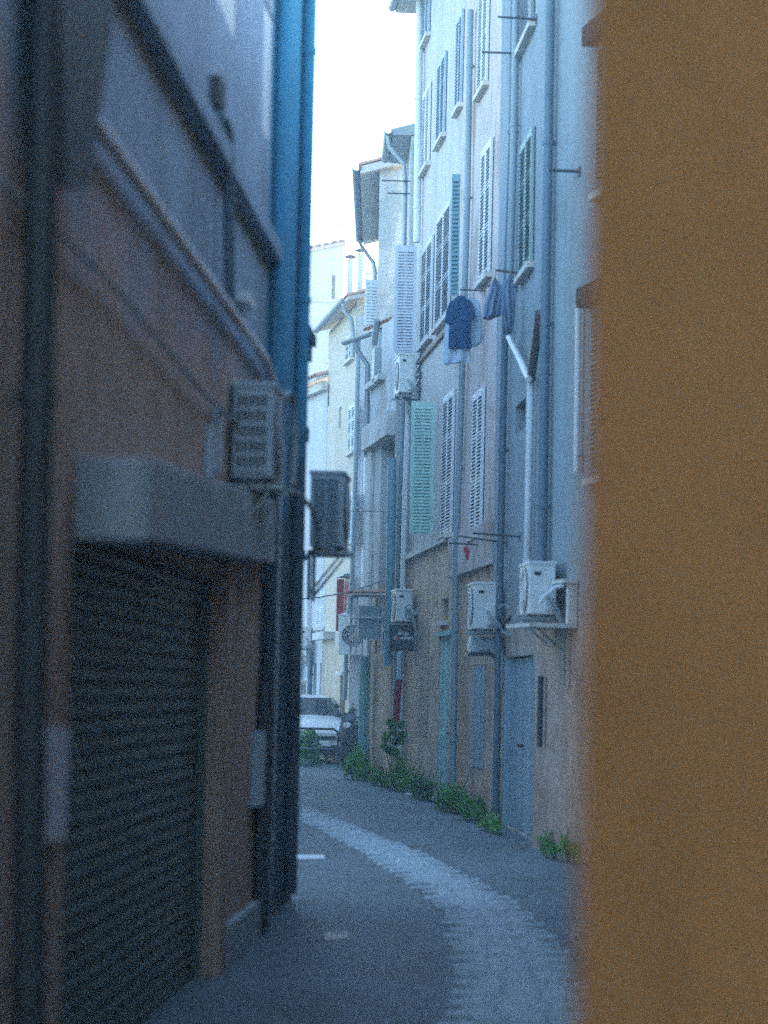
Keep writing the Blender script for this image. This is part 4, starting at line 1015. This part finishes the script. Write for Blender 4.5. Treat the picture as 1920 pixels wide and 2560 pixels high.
def weed(name, label, F, u, w_px, h_px, mat, seed, n=700, cat='weeds', stems=9, leaf=.055, off=.27):
    O = F.O + F.N * off; k_ = (u + 5 - 960) / FPX; s_ = (k_ * O.y - O.x) / (F.d.x - k_ * F.d.y)
    p = O + F.d * s_; p.z = 0; k = p.y / FPX; w_ = w_px * k * 1.15; h_ = h_px * k * 1.15; rnd = random.Random(seed)
    t = empty(name, (p.x, p.y, 0)); tag(t, label, cat, 'weeds growing along the wall foot')
    mb = MB(); D_ = F.d * 1.0
    def q(al, ac, z): return p + F.d * al + V((1, 0, 0)) * ac + V((0, 0, z))
    for i in range(stems):
        x = w_ * .45 * rnd.uniform(-1, 1); a = rnd.uniform(-.5, .5) ; hh = h_ * rnd.uniform(.6, 1.05)
        mb.tube([q(a * .8, x * .6, 0), q(a, x * .8, hh * .6), q(a, x * 1.1, hh)], [.008, .006, .002], 5)
    tag(mb.build('stems', M['stem'], t), kind='stuff')
    mb = MB(); nl = 7
    for i in range(nl):
        a = (i / (nl - 1) - .5); ch = h_ * rnd.uniform(.3, .52) * (1 - abs(a) * .5); c = q(a * .9, -a * w_ * .3 + rnd.uniform(-.06, .04), ch)
        leaf_cluster(mb, c, w_ * .27, .28, ch * rnd.uniform(.95, 1.15), n // nl, leaf, rnd)
    tag(mb.build('foliage', mat, t), kind='stuff'); return t
weed('weed_clump', 'bushy green weed clump at the foot of the turquoise standpipe', F5b, 903, 92, 92, M['leaf_light'], 1, 1800)
weed('weed_clump', 'sparse low weeds between the standpipe clump and the sign', F5b, 960, 60, 48, M['leaf'], 2, 900)
weed('weed_clump', 'tall leafy weeds below the red-sleeved pipe', F4, 1012, 100, 92, M['leaf_light'], 3, 1900)
weed('weed_clump', 'dark weed tuft just before the turquoise door', F4, 1062, 66, 78, M['leaf_dark'], 4, 1300)
weed('weed_clump', 'large spreading green weeds under the teal downpipe beside the turquoise door', F3, 1138, 100, 92, M['leaf'], 5, 2400, leaf=.045)
weed('weed_clump', 'trailing green weeds below the narrow pale blue shutter', F3, 1192, 84, 72, M['leaf'], 10, 1700, leaf=.045)
weed('weed_clump', 'low weed tail beside the pale blue plank door', F2, 1240, 52, 52, M['leaf_light'], 6, 800, leaf=.04)
weed('weed_clump', 'lone weed tuft at the base of the grey house', F1, 1414, 58, 72, M['leaf'], 7, 900, leaf=.04)
# tall wall plant beneath the red sleeve
p = F5b.pt(F5b.loc(990, 1900, .3)[0], 0, .3); t = empty('wall_shrub', (p.x, p.y, 0)); tag(t, 'dark leafy shrub on a bare stem under the red pipe sleeve', 'shrub')
k = p.y / FPX; mb = MB(); mb.tube([p, p + V((.02, 0, .5)), p + V((-.03, 0, .95))], [.02, .016, .01], 6); mb.build('trunk', M['stem'], t)
mb = MB(); rnd = random.Random(12)
for (uu, vv, r_) in ((982, 1828, 20), (1002, 1812, 14), (964, 1846, 13), (996, 1850, 19), (976, 1806, 10), (970, 1872, 12), (1008, 1838, 10), (988, 1880, 14), (958, 1866, 8)):
    c = at_depth(uu, vv, p.y); leaf_cluster(mb, c, r_ * k * 1.2, .2, r_ * k, 130, .065, rnd)
mb.build('crown', M['leaf'], t)
# small sprout in the wall by the standpipe
c = F6s.pt(*F6s.loc(918, 1715), .15); t = empty('wall_sprout', c); tag(t, 'small green sprout growing out of the wall beside the turquoise standpipe', 'plant')
mb = MB(); leaf_cluster(mb, c, .1, .1, .2, 120, .05, random.Random(5)); mb.build('foliage', M['leaf'], t)
mb = MB(); mb.tube([c - V((0, 0, .25)), c], .006, 5); mb.build('stem', M['stem'], t)
# growth behind the standpipe and on the ledge
c = at_depth(884, 1840, 51.0); t = empty('creeper', (c.x, c.y, 0)); tag(t, 'dark creeper climbing the wall between the scooter and the standpipe', 'creeper')
mb = MB(); rnd = random.Random(8)
for vv in (1780, 1810, 1845, 1880): leaf_cluster(mb, at_depth(884 + rnd.uniform(-4, 4), vv, 51.0), .1, .14, .22, 160, .06, rnd)
mb.build('foliage', M['leaf_dark'], t)
mb = MB(); mb.tube([V((c.x, c.y, 0)), V((c.x + .03, c.y, .6)), V((c.x - .02, c.y, 1.2))], .012, 5); mb.build('stem', M['stem'], t)
c = F6.pt(F6.L * .78, zl + 0.0, .15)

# planter with bush
p = on_ground(762, 1915); t = empty('planter_bush', (p.x, p.y, 0)); tag(t, 'rounded green bush in a dull pot beside the blue house edge', 'bush')
mb = MB(); mb.tube([p, p + V((0, 0, .06)), p + V((0, 0, .14))], [.2, .22, .24], 18); mb.build('pot', M['slate_paint'], t)
mb = MB(); rnd = random.Random(21)
for (dx, dz, r_) in ((0, .56, .3), (.16, .46, .24), (-.15, .4, .25), (.08, .3, .28), (.22, .26, .2), (.1, .66, .18), (.02, .2, .3), (.2, .14, .22), (-.1, .16, .3)):
    leaf_cluster(mb, (p.x + dx, p.y - .05, dz), r_, .26, r_ * .8, 520, .05, rnd)
mb.build('foliage', M['leaf'], t)

# ------------------------------------------------------------------ barrier, car, scooter
Yb = 49.6
def bp(u, v): return at_depth(u, v, Yb)
g0 = on_ground(843, 1912)
t = empty('hoop_barrier', (bp(800, 1912).x, Yb, 0)); tag(t, 'low dark metal hoop barrier standing before the white car', 'barrier')
xr = bp(844, 1900).x; xl = bp(700, 1900).x
mb = MB(); zt_ = bp(800, 1822).z; mb.tube([V((xl, Yb, 0)), V((xl, Yb, zt_ - .1)), V((xl + .1, Yb, zt_)), V((xr - .1, Yb, zt_)), V((xr - .02, Yb, zt_ - .05)), V((xr, Yb, zt_ - .14)), V((xr, Yb, 0))], .024, 10); mb.build('hoop', M['pipe_dark'], t)
zz = bp(800, 1872).z; mb = MB(); mb.tube([V((xl, Yb, zz)), V((xr, Yb, zz))], .02, 8); mb.build('cross_rail', M['pipe_blue'], t)

def make_car(loc, rz):
    t = empty('parked_car', loc); tag(t, 'white parked hatchback seen from the front at the end of the alley', 'car')
    Rm = Matrix.Rotation(rz, 3, 'Z'); L0 = V(loc)
    W = lambda p: L0 + Rm @ V(p)      # local: front at y=0, length towards +y
    def ring(y_, wb, wm, wt, zb, zm, zt_, n=5):
        pts = [(-wb, zb), (-wm, zb + (zm - zb) * .35), (-wm, zm), (-wt, zt_ - .03), (-wt * .8, zt_), (0, zt_ + .012), (wt * .8, zt_), (wt, zt_ - .03), (wm, zm), (wm, zb + (zm - zb) * .35), (wb, zb)]
        return [W((x, y_, z)) for x, z in pts]
    mb = MB()
    mb.loft([ring(0.0, .60, .66, .58, .26, .52, .66), ring(.07, .72, .78, .68, .22, .56, .74), ring(.3, .80, .85, .72, .19, .62, .86), ring(.9, .82, .87, .76, .18, .68, .95),
             ring(1.25, .82, .875, .80, .18, .72, 1.0), ring(2.4, .82, .88, .82, .18, .74, .98), ring(3.5, .81, .87, .8, .18, .74, 1.0), ring(3.9, .76, .82, .74, .22, .72, .98), ring(4.02, .68, .74, .66, .28, .68, .9)])
    mb.build('body', M['car_white'], t)
    def cr(y_, wb, wt, z0, z1): return [W(q) for q in ((-wb, y_, z0), (-wt, y_, z1 - .04), (-wt * .82, y_, z1), (0, y_, z1 + .02), (wt * .82, y_, z1), (wt, y_, z1 - .04), (wb, y_, z0))]
    mb = MB(); mb.loft([cr(1.12, .78, .76, .95, .99), cr(1.5, .79, .70, .95, 1.2), cr(1.88, .80, .62, .95, 1.40), cr(2.5, .80, .63, .95, 1.455), cr(3.3, .79, .60, .95, 1.42), cr(3.75, .77, .58, .95, 1.22), cr(3.95, .74, .66, .93, 1.0)])
    mb.build('cabin', M['car_white'], t)
    # windscreen sits 1 cm proud of the cabin slope
    def ws(y_, w_, z): return [W((-w_, y_, z)), W((w_, y_, z))]
    a, b, c, d = ws(1.17, .70, 1.02), ws(1.83, .56, 1.385), ws(1.19, .70, 1.0), ws(1.85, .56, 1.37)
    mb = MB(); mb.hexa([c[0], c[1], a[1], a[0], d[0], d[1], b[1], b[0]])
    n_ = Rm @ V((0, -.55, .83)) * .022; mb.v = [tuple(V(q) + n_) for q in mb.v]
    w_s = mb.build('windscreen', M['glass'], t)
    for k in (-.35, .25):
        mb = MB(); mb.tube([W((k, 1.12, 1.04)), W((k + .28, 1.35, 1.155))], .008, 5); mb.build('wiper', M['car_black'], w_s)
    for s_ in (-1, 1):
        mb = MB(); mb.prism([W((s_ * .775, 1.55, 1.03)), W((s_ * .785, 3.4, 1.03)), W((s_ * .655, 3.1, 1.34)), W((s_ * .655, 2.05, 1.35))], Rm @ V((s_ * .03, 0, .012))); mb.build('side_window', M['glass'], t)
        mb = MB(); mb.loft([[W((s_ * x, y_, z)) for x, y_, z in q] for q in (
            [(.40, .02, .62), (.42, .0, .72), (.66, .10, .76), (.70, .12, .66)], [(.42, .17, .66), (.44, .15, .80), (.72, .32, .84), (.76, .32, .70)])]); mb.build('headlight', M['lamp'], t)
        mb = MB(); mb.loft([[W((s_ * x, y_, z)) for x, y_, z in q] for q in ([(.86, 1.42, 1.0), (.86, 1.42, 1.12), (1.02, 1.44, 1.13), (1.02, 1.44, 1.0)], [(.88, 1.54, 1.02), (.88, 1.54, 1.1), (1.0, 1.54, 1.11), (1.0, 1.54, 1.02)])]); mb.build('mirror', M['car_white'], t)
        for y_ in (.72, 3.25):
            mb = MB(); cx = s_ * .80; rg = []
            for (x_, r_) in ((-.1, .24), (-.1, .30), (-.06, .315), (.06, .315), (.1, .30), (.1, .24)):
                rg.append([W((cx + x_, y_ + math.cos(k * math.pi / 12) * r_, .315 + math.sin(k * math.pi / 12) * r_)) for k in range(24)])
            mb.loft(rg, False); wh = mb.build('wheel', M['tyre'], t)
            mb = MB(); mb.prism([W((cx - .06, y_ + math.cos(k * math.pi / 12) * .24, .315 + math.sin(k * math.pi / 12) * .24)) for k in range(24)], Rm @ V((.12, 0, 0))); mb.build('rim', M['chrome'], wh)
    mb = MB(); mb.loft([[W(q) for q in ((-.36, -.02, .52), (.36, -.02, .52), (.40, .01, .64), (-.40, .01, .64))], [W(q) for q in ((-.36, .1, .52), (.36, .1, .52), (.40, .1, .66), (-.40, .1, .66))]]); mb.build('grille', M['car_black'], t)
    mb = MB(); mb.hexa([W(q) for q in ((-.66, -.03, .2), (.66, -.03, .2), (.74, .12, .2), (-.74, .12, .2), (-.64, -.03, .40), (.64, -.03, .40), (.70, .12, .42), (-.70, .12, .42))]); mb.build('lower_bumper', M['car_black'], t)
    mb = MB(); mb.box(W((0, -.035, .44)), (.52, .012, .11), (Rm @ V((1, 0, 0)), Rm @ V((0, 1, 0)), V((0, 0, 1)))); mb.build('number_plate', M['sign_white'], t)
    return t
cp = at_depth(795, 1900, 51.6); make_car((cp.x, 51.6, 0), R(11))

def make_scooter(loc, rz):
    t = empty('motor_scooter', loc); tag(t, 'dark motor scooter parked against the wall by the white car', 'scooter')
    Rm = Matrix.Rotation(rz, 3, 'Z'); L0 = V(loc); W = lambda p: L0 + Rm @ V(p)
    def wheel(y_):
        mb = MB(); rg = []
        for (x_, r_) in ((-.05, .15), (-.05, .21), (-.02, .235), (.02, .235), (.05, .21), (.05, .15)):
            rg.append([W((x_, y_ + math.cos(k * math.pi / 10) * r_, .235 + math.sin(k * math.pi / 10) * r_)) for k in range(20)])
        mb.loft(rg, False); wh = mb.build('wheel', M['tyre'], t)
        mb = MB(); mb.prism([W((-.03, y_ + math.cos(k * math.pi / 10) * .15, .235 + math.sin(k * math.pi / 10) * .15)) for k in range(20)], Rm @ V((.06, 0, 0))); mb.build('rim', M['pipe_dark'], wh)
    wheel(0.0); wheel(1.25)
    mb = MB(); mb.tube([W((-.05, 0, .24)), W((-.05, .16, .62)), W((0, .24, .95))], .022, 8); mb.tube([W((.05, 0, .24)), W((.05, .16, .62)), W((0, .24, .95))], .022, 8); mb.build('fork', M['pipe_dark'], t)
    def rg(y_, w_, z0, z1): return [W((-w_, y_, z0)), W((-w_, y_, (z0 + z1) / 2)), W((-w_ * .6, y_, z1)), W((w_ * .6, y_, z1)), W((w_, y_, (z0 + z1) / 2)), W((w_, y_, z0))]
    mb = MB(); mb.loft([rg(-.12, .06, .45, .52), rg(0, .085, .46, .56), rg(.16, .08, .42, .55)]); mb.build('front_mudguard', M['car_black'], t)
    mb = MB(); mb.loft([[W(q) for q in ((-.12, .08, .42), (.12, .08, .42), (.15, .2, .42), (-.15, .2, .42))], [W(q) for q in ((-.19, .1, .68), (.19, .1, .68), (.2, .24, .68), (-.2, .24, .68))], [W(q) for q in ((-.13, .16, .96), (.13, .16, .96), (.12, .28, .96), (-.12, .28, .96))]]); mb.build('leg_shield', M['car_black'], t)
    mb = MB(); mb.loft([rg(.6, .14, .3, .62), rg(.8, .2, .28, .72), rg(1.2, .2, .35, .76), rg(1.6, .1, .55, .74)]); mb.build('rear_body', M['car_black'], t)
    mb = MB(); mb.loft([rg(.15, .16, .24, .32), rg(.75, .16, .24, .32)]); mb.build('footboard', M['pipe_dark'], t)
    mb = MB(); mb.loft([rg(.62, .12, .7, .8), rg(.9, .16, .74, .84), rg(1.45, .12, .76, .88)]); mb.build('seat', M['tyre'], t)
    mb = MB(); mb.tube([W((-.33, .36, 1.04)), W((-.18, .28, 1.02)), W((0, .25, 1.0)), W((.18, .28, 1.02)), W((.33, .36, 1.04))], .017, 8); mb.build('handlebar', M['iron'], t)
    mb = MB(); mb.loft([[W((math.cos(k * .7854) * .08, .10, .86 + math.sin(k * .7854) * .06)) for k in range(8)], [W((math.cos(k * .7854) * .1, .2, .86 + math.sin(k * .7854) * .08)) for k in range(8)]]); mb.build('headlight', M['lamp'], t)
    for s_ in (-1, 1):
        mb = MB(); mb.tube([W((s_ * .2, .28, 1.03)), W((s_ * .26, .26, 1.2))], .008, 6)
        c = V((s_ * .27, .26, 1.24)); mb.prism([W((c.x + math.cos(k * .6283) * .065, c.y, c.z + math.sin(k * .6283) * .045)) for k in range(10)], Rm @ V((0, .025, 0))); mb.build('mirror', M['car_black'], t)
    mb = MB(); mb.prism([W(q) for q in ((-.12, .13, .95), (.12, .13, .95), (.14, .18, 1.05), (.08, .21, 1.12), (-.08, .21, 1.12), (-.14, .18, 1.05))], Rm @ V((0, .01, 0))); mb.build('windshield', M['glass'], t)
    mb = MB(); mb.tube([W((.12, .7, .3)), W((.26, .72, 0.015))], .012, 6); mb.build('side_stand', M['iron'], t)
    return t
sp = at_depth(862, 1890, 50.3); make_scooter((sp.x, 50.3, 0), R(-14))
# red sleeve and flexible duct on the low house wall
for (name, pts, r_, mt, n_, lab, cat) in (('pipe_sleeve', [(997, 1700), (992, 1760), (990, 1806)], .06, M['red_paint'], .2, 'dark red pipe sleeve low on the wall under the sign', 'pipe sleeve'),
                                      ('flexible_duct', [(1000, 1632), (998, 1670), (997, 1698)], .045, M['flex'], .2, 'pale blue ribbed flexible duct above the red sleeve', 'duct')):
    W_ = [F5b.pt(*F5b.loc(u, v, n_), n_) for u, v in pts]; mb = MB()
    if name == 'flexible_duct':
        Q = []; rr = []
        for k in range(33): Q.append(W_[0].lerp(W_[2], k / 32)); rr.append(r_ * (1 if k % 2 else .82))
        mb.tube(Q, rr, 10)
    else: mb.tube(W_, r_, 12)
    o = mb.build(name, mt, origin=W_[-1]); tag(o, lab, cat)
# little ring bracket on the white house
c = at_depth(767, 1404, 57.5); t = empty('ring_bracket', c); tag(t, 'small dark wall lamp bracket with a ring under the louvred air conditioner', 'bracket')
mb = MB(); mb.tube([c + V((math.cos(k * .3142) * .07, 0, math.sin(k * .3142) * .07)) for k in range(21)], .008, 6, False); mb.build('ring', M['iron'], t)
mb = MB(); mb.tube([c, c + V((0, 0, .2))], .008, 6); mb.tube([c + V((.12, 0, .12)), c + V((.35, .2, -.15))], .012, 6); mb.build('arm', M['iron'], t)

# loose hoses and mounting rails of the air conditioners
acs = [o for o in bpy.data.objects if o.name.startswith('air_conditioner') and o.parent is None]
def by(txt): return [o for o in acs if txt in o['label']][0]
def hose(owner, pts, r, mat):
    mb = MB(); P = [at_depth(*q) for q in pts]; W = []
    for i in range(len(P) - 1):      # smooth path through the points
        p0, p1, p2, p3 = P[max(i - 1, 0)], P[i], P[i + 1], P[min(i + 2, len(P) - 1)]
        for k in range(6):
            t_ = k / 6; W.append(.5 * ((2 * p1) + (p2 - p0) * t_ + (2 * p0 - 5 * p1 + 4 * p2 - p3) * t_ ** 2 + (3 * p1 - p0 - 3 * p2 + p3) * t_ ** 3))
    W.append(P[-1]); mb.tube(W, r, 7); mb.build('hose', mat, owner)
o = by('square coil guard')
hose(o, [(722, 1226, 14.4), (740, 1232, 15.2), (772, 1262, 16.6), (792, 1310, 17.2), (795, 1350, 17.3), (782, 1380, 17.4), (762, 1396, 17.5)], .016, M['hose'])
hose(o, [(700, 1000, 14.4), (722, 985, 14.8), (734, 1020, 15.0), (738, 1110, 15.0), (730, 1215, 14.9)], .022, M['hose'])
for uu, v0, v1 in ((512, 1062, 1192), (534, 1020, 1180)):
    a, z1 = FA.loc(uu, v0); z0 = FA.loc(uu, v1)[1]; mb = MB(); FA.box(mb, a - .02, a + .06, z0, z1, .004, .05); mb.build('mounting_rail', M['ac_dark'], o)
o = by('smaller grey box')
hose(o, [(1248, 1520, 28.8), (1262, 1512, 28.9), (1285, 1526, 28.7), (1300, 1514, 28.2)], .014, M['hose'])
hose(o, [(1246, 1545, 28.8), (1262, 1556, 28.8), (1282, 1540, 28.6), (1304, 1548, 28.2), (1312, 1520, 27.9)], .022, M['pipe_dark'])
hose(o, [(1246, 1560, 28.8), (1258, 1580, 28.8), (1280, 1588, 28.6), (1300, 1575, 28.3)], .02, M['hose'])
hose(o, [(1244, 1572, 28.8), (1254, 1602, 28.8), (1262, 1640, 28.8)], .02, M['pipe_dark'])
o = by('big pale lilac')
for k in range(5):
    v = 902 + k * 17
    hose(o, [(1040, v + 8, 39.6), (1048, v - 6, 39.6), (1057, v + 2, 39.5), (1050, v + 14, 39.5), (1042, v + 20, 39.6)], .009 + .004 * (k % 2), M['pvc'] if k % 2 else M['pipe_dark'])
hose(o, [(1052, 860, 39.4), (1050, 920, 39.4), (1048, 985, 39.4), (1046, 1000, 39.4)], .018, M['pipe_dark'])
o = by('hanging sign')
for k in range(3): hose(o, [(1012, 1520 + 9 * k, 39.2), (1024, 1512 + 6 * k, 39.1), (1038, 1530 + 4 * k, 39.1), (1046, 1512 + 8 * k, 39.1)], .01, M['pvc'] if k == 1 else M['hose'])

# ------------------------------------------------------------------ added haze volume, imitates a milky veil and lifts the dark tones
zmax = max(H9.top + 3.2, 17.0)
mb = MB(); mb.box((0, 100, (zmax - 1) / 2), (310, 330, zmax + 1))
hm = bpy.data.materials.new('milky_veil'); hm.use_nodes = True; hn = hm.node_tree; hn.nodes.clear()
hv = hn.nodes.new('ShaderNodeVolumePrincipled'); hv.inputs['Color'].default_value = (0.70, 0.92, 1.0, 1); hv.inputs['Density'].default_value = 0.0065
hv.inputs['Anisotropy'].default_value = 0.2
ho_ = hn.nodes.new('ShaderNodeOutputMaterial'); hn.links.new(hv.outputs[0], ho_.inputs['Volume'])
tag(mb.build('haze', hm, origin=(0, 100, -1)), 'thin pale blue haze filling the alley air', 'haze', kind='stuff')
